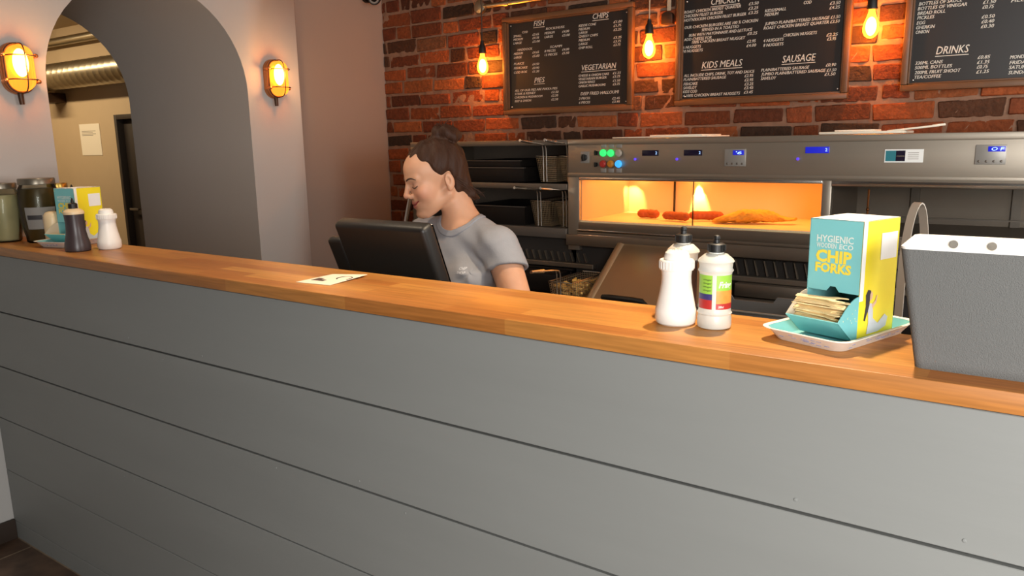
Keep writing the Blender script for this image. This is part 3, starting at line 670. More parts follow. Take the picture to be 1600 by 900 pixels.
m = MB(); m.box(.09, .80, YF+.007, YF+.010, 1.131, 1.294); m.build('glass_pane', 'pane_glass', rg, smooth=0)
# lip, rail and front ledge below the glass
m = MB()
m.box(-1.612, XR, YF-.002, YF+.02, 1.082, 1.122, .003); m.box(-1.612, XR, YF-.012, YF+.02, 1.070, 1.083, .003)
m.build('front_lip', 'steel_dull', rg)
m = MB(); m.box(-1.612, -1.13, YF-.016, YF-.004, 1.086, 1.094, .002); m.box(-1.612, -1.13, YF-.016, YF-.004, 1.066, 1.072, .002); m.build('lip_trim', 'steel_bright', rg)
m = MB(); m.box(-1.664, XR, YF-.02, YF+.25, 1.022, 1.070, .004); m.build('front_ledge', 'steel_dull', rg)
# back splash with flue louvres, deck and pans
m = MB(); m.box(-2.56, XR, YF+.03, YF+.05, 0.80, 1.045); m.build('back_splash', 'dark_interior', rg, smooth=0)
def louvres(x0, x1, z0, z1, n):
    m = MB()
    for i in range(n):
        x = x0 + (x1-x0)*(i+.5)/n
        m.raw([(x-.006, YF+.029, z0), (x-.002, YF+.029, z0), (x-.016, YF+.029, z1), (x-.020, YF+.029, z1), (x-.006, YF+.012, z0), (x-.002, YF+.012, z0), (x-.016, YF+.012, z1), (x-.020, YF+.012, z1)],
              [(0, 1, 2, 3), (7, 6, 5, 4), (4, 5, 1, 0), (3, 2, 6, 7), (5, 6, 2, 1), (0, 3, 7, 4)])
    m.box(x0-.02, x1+.02, YF+.0, YF+.03, z0-.025, z0-.004, .003)
    m.build('flue_louvre', 'steel_dull', rg, smooth=0)
louvres(-1.96, -1.56, .945, .985, 12); louvres(-.93, -.60, .952, 1.01, 9); louvres(-.58, .3, .952, 1.01, 22)
m = MB(); m.box(-2.56, XR, 1.20, YF+.04, 0.76, 0.80, .004); m.build('deck', 'steel_dark', rg)
m = MB(); m.box(-2.56, XR, 1.20, 1.23, 0.05, 0.765); m.box(-2.56, -2.53, 1.2, 2.2, .05, .765); m.box(XR-.03, XR, 1.2, 2.2, .05, .765); m.box(-2.5, XR-.05, 1.26, 1.29, 0, .05); m.build('apron', 'steel', rg)
for x0, x1 in ((-2.02, -1.38), (-.88, -.56), (-.5, .1), (.2, .8)):
    m = MB()
    for a, b, c, d in ((x0, x1, 1.28, 1.30), (x0, x1, 1.66, 1.68), (x0, x0+.02, 1.30, 1.66), (x1-.02, x1, 1.30, 1.66)): m.box(a, b, c, d, .795, .830, .003)
    pan = m.build('pan_rim', 'dark_metal', rg)
    m = MB(); m.box(x0+.02, x1-.02, 1.30, 1.66, .798, .812); m.build('oil', 'oil', pan, smooth=0)
m = MB(); m.box(-2.02, -1.66, 1.60, 1.735, .83, .905, .004); m.box(-1.96, -1.64, 1.715, 1.737, .905, .915, .002); m.build('pan_back', 'dark_metal', rg)
m = MB(); m.box(-.915, -.60, YF-.03, YF+.03, .875, .925, .004); m.box(-.92, -.60, YF-.05, YF+.03, .80, .870, .006); m.build('pan_back', 'steel_dull', rg)
# controls
def dial(x, z, r, mt, name, d=.010):
    m = MB(); m.lathe([(r*1.18, 0), (r*1.18, .003), (r, .004), (r, d), (r*.8, d+.002)], 20, Matrix.Translation((x, YF-.0035, z)) @ Matrix.Rotation(PI/2, 4, 'X')); return m.build(name, mt, hood)
FY = YF-.0
m = MB(); m.box(-1.600, -1.560, FY-.003, FY+.002, 1.373, 1.421, .001); sw = m.build('switch_plate', 'plate_grey', hood)
m = MB(); m.lathe([(.013, 0), (.013, .008), (.010, .010)], 20, Matrix.Translation((-1.580, FY-.0025, 1.396)) @ Matrix.Rotation(PI/2, 4, 'X')); m.box(-1.585, -1.575, FY-.022, FY-.010, 1.382, 1.410, .002)
tag(m.build('rotary_switch', 'black_plastic', hood), 'black rotary switch')
for z in (1.415, 1.367):
    m = MB(); m.cyl((-1.527, FY+.001, z), (-1.527, FY-.004, z), .009, seg=14); m.box(-1.529, -1.525, FY-.016, FY-.003, z-.010, z+.010, .001); m.build('key_switch', 'black_plastic', hood)
for x, z, mt, nm in ((-1.492, 1.415, 'green_lamp', 'lit green button'), (-1.457, 1.414, 'green_lamp', 'lit green button'), (-1.421, 1.414, 'clear_button', 'unlit clear button'),
                     (-1.492, 1.370, 'red_button', 'red button'), (-1.457, 1.370, 'amber_button', 'amber button'), (-1.421, 1.370, 'blue_lamp', 'lit blue button')):
    tag(dial(x, z, .0128, mt, 'push_button'), nm)
    m = MB(); zz = z+.029 if z > 1.4 else z-.027
    m.box(x-.012, x+.012, FY-.003, FY+.001, zz-.0085, zz+.0085, .001); m.build('name_plate', 'plate_grey', hood)
for x0, x1, z0, z1, mt in ((-1.318, -1.247, 1.402, 1.424, 'display_dark'), (-1.142, -1.068, 1.402, 1.424, 'display_dark'), (-.689, -.609, 1.409, 1.431, 'display_blue')):
    m = MB(); m.box(x0, x1, FY-.003, FY+.002, z0, z1, .001); ds = m.build('display', mt, hood)
    m = MB(); text_into(m, '2', x1-.013, z0+.006, .007, .011, Matrix.Translation((0, FY-.0034, 0))); m.build('digits', 'digit_light', ds, smooth=0)
for x in (-1.347, -1.169, -.713): dial(x, 1.389, .0045, 'violet_led', 'indicator_light', .004)
for x0, x1, z0, z1, dx0, dx1, dz0, dz1, s, tx, tw in ((-.980, -.900, 1.362, 1.426, -.948, -.906, 1.404, 1.421, "'6", -.936, .022), (-.172, -.088, 1.371, 1.432, -.138, -.092, 1.411, 1.427, 'O F', -.129, .034)):
    m = MB(); m.box(x0, x1, FY-.005, FY+.002, z0, z1, .002); pc = m.build('controller', 'plate_grey', hood)
    m = MB(); m.box(dx0, dx1, FY-.0065, FY-.004, dz0, dz1, .0008); ds = m.build('display', 'display_blue', hood)
    m = MB(); text_into(m, s, tx, dz0+.003, tw, .0105, Matrix.Translation((0, FY-.0072, 0)), .15, .01); m.build('digits', 'digit_light', ds, smooth=0)
    m = MB()
    for k in range(4): m.ell((x0+.012+k*(x1-x0-.024)/3, FY-.005, z0+.010), (.004, .0015, .004), u=10, v=6)
    m.build('keys', 'steel_dark', hood)
m = MB(); m.use('white_card').box(-.432, -.317, FY-.0025, FY+.001, 1.377, 1.420); m.use('badge_teal').box(-.429, -.398, FY-.0030, FY-.002, 1.381, 1.416); m.use('display_dark').box(-.398, -.370, FY-.0030, FY-.002, 1.381, 1.416)
m.use('steel_bright'); m.box(-.396, -.372, FY-.0034, FY-.0029, 1.396, 1.400)
m.use('steel_dull')
for k in range(4): m.box(-.362, -.330, FY-.0030, FY-.0024, 1.388+.0065*k, 1.3895+.0065*k)
m.build('maker_badge', 'white_card', hood, smooth=0)

# ------------------------------------------------------------------ steel shelf with fryer baskets, left of the range
sh = thing('basket_shelf', 'dark steel shelf unit with two open bays behind the woman', 'shelf', (-2.1, 1.98, 0.8))
m = MB(); m.box(-2.56, -1.668, YF, 2.22, 1.448, 1.472, .003); m.build('top_rail', 'steel_dull', sh)
m = MB(); m.box(-2.56, -1.668, YF, YF+.02, 1.258, 1.284, .003); m.box(-2.56, -1.668, YF+.02, 2.2, 1.262, 1.272); m.build('shelf_board', 'steel_dull', sh)
m = MB(); m.box(-2.56, -1.668, YF-.01, YF+.02, 1.048, 1.092, .003); m.box(-2.56, -1.668, YF+.02, 2.2, 1.075, 1.088); m.build('shelf_board', 'steel_dark', sh)
m = MB(); m.box(-2.56, -1.668, 2.195, 2.22, 1.046, 1.45); m.build('back_panel', 'steel_dark', sh, smooth=0)
m = MB(); m.box(-2.56, -2.53, YF, 2.2, 0.80, 1.45, .003); m.build('side_panel', 'steel_dull', sh)
m = MB(); X = Matrix.Translation((-2.578, YF-.012, 1.15)) @ Matrix.Rotation(0.30, 4, 'Y'); m.box(-.012, .012, -.004, .004, -.09, .10, .001, X); m.build('strut', 'steel_bright', sh)
m = MB(); m.box(-2.56, -1.68, 2.15, 2.22, .80, 1.05); m.build('lower_panel', 'dark_interior', sh, smooth=0)
def oven_tray(x0, x1, z0, h, label):
    t = thing('baking_tray', label, 'tray', ((x0+x1)/2, 1.95, z0), 0)
    m = MB(); m.box(x0, x1, 1.78, 2.15, z0, z0+.006); 
    for a, b, c, d in ((x0, x1, 1.775, 1.782), (x0, x1, 2.148, 2.155), (x0-.004, x0+.003, 1.775, 2.155), (x1-.003, x1+.004, 1.775, 2.155)): m.box(a, b, c, d, z0, z0+h, .001)
    m.build('pan', 'dark_metal', t); m = MB(); m.box(x0-.008, x1+.008, 1.768, 1.785, z0+h-.004, z0+h, .001); m.build('rim', 'steel_dark', t)
oven_tray(-2.25, -1.93, 1.286, .065, 'dark baking tray on the upper shelf behind the woman\'s head')
oven_tray(-2.25, -1.93, 1.089, .085, 'deep dark baking tray on the lower shelf behind the woman\'s neck')
oven_tray(-2.28, -1.95, 1.353, .03, 'shallow dark tray stacked on another on the upper shelf')
def wire_mesh(V, F, nu, nv, r):
    """grid of wires over the quads of V/F (each quad bilinear), as thin square bars"""
    m = MB()
    for f in F:
        a, b, c, d = [Vector(V[i]) for i in f]
        for i in range(nu+1):
            s = i/nu; m.tube([a.lerp(b, s), d.lerp(c, s)], r, 4)
        for k in range(nv+1):
            s = k/nv; m.tube([a.lerp(d, s), b.lerp(c, s)], r, 4)
    return m
bk_proto = None
def fryer_basket(loc, label, first):
    global bk_proto
    if first:
        t = thing('fryer_basket', label, 'basket', (0, 0, 0), 0, 'wire fryer baskets')
        x, y, h = .052, .135, .115; k = .82
        V = [(-x*k, -y*k, 0.004), (x*k, -y*k, 0.004), (x*k, y*k, 0.004), (-x*k, y*k, 0.004), (-x, -y, h), (x, -y, h), (x, y, h), (-x, y, h)]
        m = wire_mesh(V, [(0, 1, 5, 4), (3, 2, 6, 7)], 12, 12, .0010); m.build('wire_end', 'wire', t, smooth=0)
        m = wire_mesh(V, [(0, 3, 7, 4), (1, 2, 6, 5), (0, 1, 2, 3)], 18, 12, .0010); m.build('wire_side', 'wire', t, smooth=0)
        m = MB(); m.tube([V[4], V[5], V[6], V[7]], .0028, 6, True); m.build('rim', 'steel_bright', t)
        m = MB()
        for sx in (-.008, .008):
            m.tube([(sx, -y-.008, .006), (sx, -y-.010, .10), (sx, -y-.012, .150), (sx*.9, -y-.02, .165), (sx*.8, -y-.05, .170), (sx*.6, -y-.20, .186)], .0026, 6)
        m.cyl((0, -y-.12, .178), (0, -y-.205, .187), .0075, .006, 10)
        m.build('handle', 'steel_bright', t); bk_proto = t
    else: t = copy_tree(bk_proto); t['label'] = label
    t.location = loc; return t
fryer_basket((-1.795, 1.89, 1.285), 'wire basket on the upper shelf, the one farther from the range post', True)
fryer_basket((-1.680+.012, 1.905, 1.285), 'wire basket on the upper shelf, right beside the range post', False).location.x = -1.722+.04
fryer_basket((-1.820, 1.88, 1.089), 'wire basket on the lower shelf, the one farther from the range post', False)
fryer_basket((-1.695, 1.89, 1.089), 'wire basket on the lower shelf, right beside the range post', False)
fb = fryer_basket((-1.492, 1.50, .812), 'wire basket of chips standing in the fryer pan left of the steel lid', False)
m = MB()
for i in range(70):
    X = Matrix.Translation((-1.492+R.uniform(-.036, .036), 1.50+R.uniform(-.10, .10), .825+R.uniform(0, .085))) @ Euler((R.uniform(-.6, .6), R.uniform(-.6, .6), R.uniform(0, 3))).to_matrix().to_4x4()
    m.box(-.022, .022, -.0045, .0045, -.0045, .0045, .001, X, 1)
origin_base(tag(m.build('fried_chips', 'chips'), 'golden chips heaped in the wire basket in the fryer pan', 'chips', kind='stuff'))

# leaning pan lid and tub on the deck
ld = thing('pan_lid', 'large stainless pan lid leaning on the range behind the white bottles', 'lid', (-1.2, 1.5, .80))
P0 = [(-1.405, 1.40, .815), (-.93, 1.40, .815), (-1.03, 1.695, 1.035), (-1.395, 1.695, 1.035)]
m = MB(); nn = Vector((0, -.6, .8)).normalized()*.012
a = [Vector(p) for p in P0]; V = [tuple(p) for p in a]+[tuple(p+nn) for p in a]
m.raw(V, [(3, 2, 1, 0), (4, 5, 6, 7), (0, 1, 5, 4), (1, 2, 6, 5), (2, 3, 7, 6), (3, 0, 4, 7)])
bmesh.ops.recalc_face_normals(m.bm, faces=m.bm.faces); bmesh.ops.bevel(m.bm, geom=list(m.bm.edges), offset=.0058, segments=4, profile=.5, affect='EDGES')
m.tube([P0[0], P0[3]], .020, 20); m.tube([P0[3], P0[2], P0[1]], .011, 12)
m.build('lid_plate', 'lid_steel', ld)
m = MB(); m.tube([(-1.30, 1.375, .875), (-1.295, 1.35, .892), (-1.27, 1.345, .895), (-1.17, 1.345, .895), (-1.14, 1.35, .892), (-1.135, 1.375, .87)], .011, 10); tag(m.build('handle', 'black_plastic', ld), 'black handle')
tb = thing('plastic_tub', 'open dark grey tub with a notched rim on the range deck, behind the fork box', 'tub', (-.75, 1.36, .80))
m = MB()
x0, x1, y0, y1, z0, z1 = -.90, -.58, 1.235, 1.50, .832, .925
m.box(x0, x1, y0, y0+.006, z0, z1, .002); m.box(x0, x0+.006, y0, y1, z0, z1, .002); m.box(x1-.006, x1, y0, y1, z0, z1, .002); m.box(x0, x1, y0, y1, z0, z0+.006, .002)
m.prism([(x0, z0), (x1, z0), (x1, z1), (x0+.20, z1), (x0+.185, z1-.022), (x0+.05, z1-.022), (x0+.035, z1), (x0, z1)], y1-.006, y1)
m.build('tub_wall', 'grey_plastic', tb); m = MB(); m.box(x0-.004, x1+.004, y0-.004, y0+.008, z1-.006, z1, .002); m.box(x0-.004, x0+.008, y0, y1, z1-.006, z1, .002); m.build('rim', 'grey_plastic', tb)

# paper and trays on top of the range
m = MB(); m.box(-1.52, -1.10, 1.85, 2.12, 1.4725, 1.478, .002); m.box(-1.36, -1.13, 1.88, 2.10, 1.478, 1.484, .002)
origin_base(tag(m.build('paper_stack', 'paper_white'), 'flat white paper stack on top of the range below the KIDS MEALS board', 'paper'))
m = MB(); m.box(-.68, -.40, 1.86, 2.12, 1.4725, 1.482, .003); m.box(-.63, -.50, 1.88, 2.05, 1.482, 1.488, .002)
origin_base(tag(m.build('paper_stack', 'paper_white'), 'flat white paper stack on top of the range, left of the pale paddle', 'paper'))
m = MB(); X = Matrix.Translation((-.37, 1.93, 1.489)) @ Matrix.Rotation(-.10, 4, 'Y'); m.box(-.09, .07, -.03, .03, -.003, .004, .003, X); m.box(.05, .09, -.012, .012, -.002, .006, .002, X)
origin_base(tag(m.build('chip_scoop_paddle', 'paper_white'), 'pale flat paddle lying tilted on the range top under the DRINKS board', 'paddle'))

# food in the hot box
def sausage(p0, p1, r, mt, label, bend=.012):
    p0 = Vector(p0)+Vector((0, 0, .003)); p1 = Vector(p1)+Vector((0, 0, .003)); n = 30; pts = []; rr = []
    for i in range(n+1):
        s = i/n; q = p0.lerp(p1, s); q += Vector((0, 1, 0))*bend*math.sin(PI*s); pts.append(q)
        rr.append(max(.003, r*(min(1, (s*(1-s)*9))**.5)*(1+R.uniform(-.06, .06))))
    m = MB(); m.tube(pts, rr, 18)
    for v in m.bm.verts: v.co += Vector((R.uniform(-1, 1), R.uniform(-1, 1), R.uniform(-.6, 1)))*.0013
    return origin_base(tag(m.build('battered_sausage', mt, smooth=60), label, 'sausage', 'sausages in the hot box'))
sausage((-1.435, 1.93, 1.145), (-1.335, 1.93, 1.145), .018, 'batter_red', 'short battered sausage alone at the left in the lit hot box')
sausage((-1.300, 1.89, 1.146), (-1.170, 1.86, 1.146), .0175, 'batter_red', 'reddish sausage in the lit hot box, its end touching the darker one')
sausage((-1.195, 1.92, 1.147), (-1.055, 1.95, 1.147), .0185, 'batter_red', 'dark sausage in the lit hot box between another and the golden fish')
def fish():
    V = []; F = []; n = 26; k = 16
    for i in range(n+1):
        s = i/n; x = -1.07 + .30*s; w_ = .050*(math.sin(PI*min(1, s*1.15+.06))**.7 if s < .78 else .35+.9*(s-.78)); w_ = max(w_, .012)
        h = .026*max(.25, math.sin(PI*min(.97, s*.9+.08)))*(1 if s < .78 else .9)
        for j in range(k):
            a = 2*PI*j/k; u = 1+.13*math.sin(i*1.9+j*2.3)+.08*math.sin(i*.7-j*1.1)+R.uniform(-.07, .07)
            V.append((x, 1.87+.10*s+.012*math.sin(5*s)+w_*math.cos(a)*u, 1.1275+h+h*math.sin(a)*u*(.98 if math.sin(a) < 0 else 1)+.012*s*s))
    for i in range(n):
        for j in range(k): F.append((i*k+j, (i+1)*k+j, (i+1)*k+(j+1) % k, i*k+(j+1) % k))
    F.append(list(range(k))); F.append([n*k+j for j in range(k)][::-1])
    m = MB(); m.raw(V, F); zmin = min(v[2] for v in V)
    o = m.build('battered_fish', 'batter_gold', smooth=70); o.data.transform(Matrix.Translation((0, 0, 1.1275-zmin)))
    origin_base(tag(o, 'golden battered fish on the right in the lit hot box', 'fish'))
fish()

# ------------------------------------------------------------------ things on the worktop
def rot(x, y, rz): return Matrix.Translation((x, y, CT)) @ Matrix.Rotation(rz, 4, 'Z')
ss = None
def salt_shaker(x, y, label):
    global ss
    if ss is None:
        t = thing('salt_shaker', label, 'shaker', (0, 0, 0), 0, 'white salt shakers on the worktop')
        m = MB(); m.lathe([(.030, 0), (.034, .003), (.036, .010), (.0355, .026), (.0338, .031), (.0325, .038), (.0290, .055), (.0262, .072), (.0255, .085), (.0265, .096)], 40); m.build('body', 'white_plastic', t)
        m = MB(); m.lathe([(.0290, .096), (.0300, .098), (.0300, .112), (.0285, .114), (.022, .114), (.0222, .119), (.020, .126), (.014, .1303), (.005, .1312)], 40)
        for i in range(28):
            a = 2*PI*i/28; m.box(.0292, .0306, -.0012, .0012, .099, .111, 0, Matrix.Rotation(a, 4, 'Z'))
        cpo = m.build('cap', 'white_plastic', t)
        m = MB()
        for i in range(7):
            a = 2*PI*i/7; m.cyl((.008*math.cos(a), .008*math.sin(a), .1295), (.008*math.cos(a), .008*math.sin(a), .1312), .0012, seg=6)
        m.build('shaker_hole', 'steel_dark', cpo); ss = t
    else: t = copy_tree(ss); t['label'] = label
    t.location = (x, y, CT); return t
salt_shaker(-.505, .083+.036, 'white salt shaker beside the labelled vinegar bottle on the worktop')
salt_shaker(-2.468, .152, 'white salt shaker beside the dark sauce bottle at the left end of the worktop')
# labelled vinegar bottle
def vinegar_front():
    x, y = -.437, .125
    t = thing('vinegar_bottle', 'clear vinegar bottle with green and red label and black cap, beside the salt shaker', 'bottle', (x, y, CT))
    X = rot(x, y, math.radians(-54))
    m = MB(); m.lathe([(.024, 0), (.0275, .002), (.0285, .006), (.0285, .018), (.0272, .024), (.0292, .027), (.0272, .030), (.0268, .034), (.0268, .092), (.0272, .096), (.0296, .100), (.0274, .104), (.0282, .112), (.0305, .1155), (.0285, .119), (.019, .127), (.0125, .129), (.0125, .132)], 44, X)
    m.build('bottle_body', 'frosted_plastic', t)
    m = MB(); m.lathe([(.0135, .131), (.0145, .132), (.0145, .144), (.012, .1455), (.0055, .1465), (.005, .152), (.0062, .1535), (.005, .158), (.002, .1595)], 20, X); 
    for i in range(18): m.box(.0142, .0152, -.001, .001, .133, .143, 0, X @ Matrix.Rotation(2*PI*i/18, 4, 'Z'))
    m.build('cap', 'black_plastic', t)
    def wrap(name, a0, a1, z0, z1, mt, par, r=.0271, zf=None):
        V = []; F = []; n = 16
        for i in range(n+1):
            a = a0+(a1-a0)*i/n; V.append((r*math.cos(a), r*math.sin(a), z0 if zf is None else zf(i/n))); V.append((r*math.cos(a), r*math.sin(a), z1))
        for i in range(n): F.append((2*i, 2*i+2, 2*i+3, 2*i+1))
        q = MB(); q.raw(V, F, X); return q.build(name, mt, par)
    D = math.radians
    # the camera side of the bottle faces local -x..-y; two label panels with a clear stripe between
    c0 = -math.atan2(1.23, .437) - PI*0  # azimuth from bottle towards the photographer (world)
    az = math.atan2(-1.114-y, 0-x) + math.radians(54)
    l1 = wrap('back_label', az-D(75), az-D(10), .036, .094, 'label_green', t)
    wrap('label_red_band', az-D(75), az-D(10), .036, .052, 'label_red', l1, .0273)
    wrap('label_blue_band', az-D(75), az-D(10), .052, .062, 'label_blue', l1, .0273)
    l2 = wrap('front_label', az+D(4), az+D(78), .036, .094, 'label_green', t)
    wrap('label_picture', az+D(4), az+D(78), .044, .068, 'label_orange', l2, .0273)
    wrap('label_red_band', az+D(4), az+D(78), .036, .046, 'label_red', l2, .0274)
    def warp(body, a, z, wd, cap, mt, par, bold=.01):
        V, F = text_mesh(body, cap/.7, .25, bold); xs = [v[0] for v in V]; k = wd/(max(xs)-min(xs)); V2 = []
        for v in V:
            aa = a + (v[0]-min(xs))*k/.0276; V2.append((.0276*math.cos(aa), .0276*math.sin(aa), z+v[1]))
        q = MB(); q.raw(V2, F, X); q.build('label_text', mt, par, smooth=0)
    warp('Fring', az+D(12), .0735, .026, .010, 'label_white', l2, .03); warp('500ml', az+D(12), .0385, .010, .004, 'label_white', l2)
    for k in range(4): warp('vinegar', az-D(45), .085-.006*k, .016, .003, 'text_dark', l1, 0)
vinegar_front()
def vinegar_back():
    x, y = -.525, .197
    t = thing('vinegar_bottle', 'brown vinegar bottle with pale shoulder and black cap, behind the salt shaker', 'bottle', (x, y, CT), 0)
    X = rot(x, y, .3)
    m = MB(); m.lathe([(.024, 0), (.0272, .003), (.0272, .020), (.0262, .025), (.0262, .094), (.0272, .098), (.0262, .102)], 36, X); m.build('bottle_body', 'vinegar_brown', t)
    m = MB(); m.lathe([(.0264, .102), (.0268, .112), (.0300, .1165), (.0285, .120), (.019, .129), (.0125, .131), (.0125, .134)], 36, X); m.build('shoulder', 'neck_plastic', t)
    m = MB(); m.lathe([(.0135, .133), (.0148, .134), (.0148, .147), (.012, .1485), (.0055, .1495), (.005, .155), (.0062, .1565), (.005, .161), (.002, .1625)], 20, X)
    for i in range(18): m.box(.0145, .0155, -.001, .001, .135, .146, 0, X @ Matrix.Rotation(2*PI*i/18, 4, 'Z'))
    m.build('cap', 'black_plastic', t)
vinegar_back()
def sauce_bottle(x, y, label, s=1.0):
    t = thing('sauce_bottle', label, 'bottle', (x, y, CT), 0)
    X = rot(x, y, 0) @ Matrix.Scale(s, 4)
    m = MB(); m.lathe([(.034, 0), (.0375, .003), (.038, .012), (.0365, .026), (.032, .045), (.0285, .065), (.0275, .085), (.0285, .105), (.0295, .118)], 36, X); m.build('bottle_body', 'sauce_dark', t)
    m = MB(); m.lathe([(.0300, .118), (.0305, .121), (.0295, .126), (.022, .133), (.0125, .136)], 32, X); m.build('collar', 'cream_plastic', t)
    m = MB(); m.lathe([(.0135, .136), (.0135, .150), (.011, .152), (.005, .154), (.0035, .163), (.0012, .169)], 20, X); m.build('cap', 'black_plastic', t)
sauce_bottle(-2.512, .073, 'dark sauce bottle with cream collar in front of the left fork box')
sauce_bottle(-2.848, .236, 'bottle with black cap just peeking over the left fork box', 1.16)
t = thing('vinegar_shaker', 'cream bottle with dark print between the dark jar and the left fork box', 'bottle', (-2.780, .128, CT))
X = rot(-2.780, .128, -.6)
m = MB(); m.lathe([(.026, 0), (.0285, .004), (.0285, .085), (.0265, .100), (.020, .109), (.010, .1125)], 32, X); bb = m.build('bottle_body', 'cream_plastic', t)
m = MB()
for z0, wd in ((.092, .7), (.084, .7), (.066, .6), (.055, .4)):
    for i in range(6):
        a = -PI*.55 + wd*(i/5-.5); m.box(.0272, .0288, -.0022, .0022, z0, z0+.003, 0, X @ Matrix.Rotation(a, 4, 'Z'))
m.build('print_marks', 'text_dark', bb)

# glass jars
def glass_jar(x, y, r, h, cont, lid, label, fill=.78, lab=False, kind='jar of pickles'):
    t = thing('pickle_jar', label, 'jar', (x, y, CT), 0)
    X = rot(x, y, 0)
    m = MB(); m.lathe([(r*.70, .0), (r*.78, .004), (r*.80, h*.10), (r*.88, h*.2), (r*.97, h*.40), (r, h*.60), (r*.98, h*.74), (r*.90, h*.84), (r*.80, h*.90), (r*.80, h*.93)], 40, X); m.build('glass', 'jar_glass', t)
    m = MB(); m.lathe([(r*.66, .004), (r*.74, .008), (r*.76, h*.10), (r*.84, h*.2), (r*.93, h*.40), (r*.96, h*.60), (r*.94, h*min(.74, fill)), (r*.86, h*fill)], 36, X); m.build('contents', cont, t)
    m = MB(); m.lathe([(r*.84, h*.905), (r*.87, h*.91), (r*.87, h*.985), (r*.84, h), (r*.2, h*.995)], 40, X); m.build('lid', lid, t)
    if lab:
        az = math.atan2(-1.114-y, -x)
        def band(a0, a1, z0, z1, mt, nm, par, q):
            V = []; F = []; n = 14; prof = lambda z: r*np.interp(z/h, [.1, .2, .4, .6, .74], [.80, .88, .97, 1.0, .98])*1.0+q
            K = 5
            for i in range(n+1):
                a = a0+(a1-a0)*i/n
                for k in range(K+1): z = z0+(z1-z0)*k/K; V.append((prof(z)*math.cos(a), prof(z)*math.sin(a), z))
            for i in range(n):
                for k in range(K): F.append((i*(K+1)+k, (i+1)*(K+1)+k, (i+1)*(K+1)+k+1, i*(K+1)+k+1))
            qm = MB(); qm.raw(V, F, X); return qm.build(nm, mt, par)
        l = band(az-.75, az+.75, h*.22, h*.56, 'jar_label', 'jar_label', t, .001)
        band(az-.65, az+.05, h*.37, h*.44, 'jar_label_dark', 'label_block', l, .0016)
glass_jar(-3.022, .079, .055, .207, 'egg_pale', 'lid_grey', 'pale jar of pickled eggs at the far left end of the worktop', .80)
glass_jar(-2.893, .141, .066, .223, 'pickle_dark', 'lid_grey', 'tall dark pickle jar with grey label at the left end of the worktop', .84, True)
glass_jar(-2.945, .232, .038, .200, 'pickle_gold', 'lid_gold', 'jar with gold lid behind the dark pickle jar', .80)

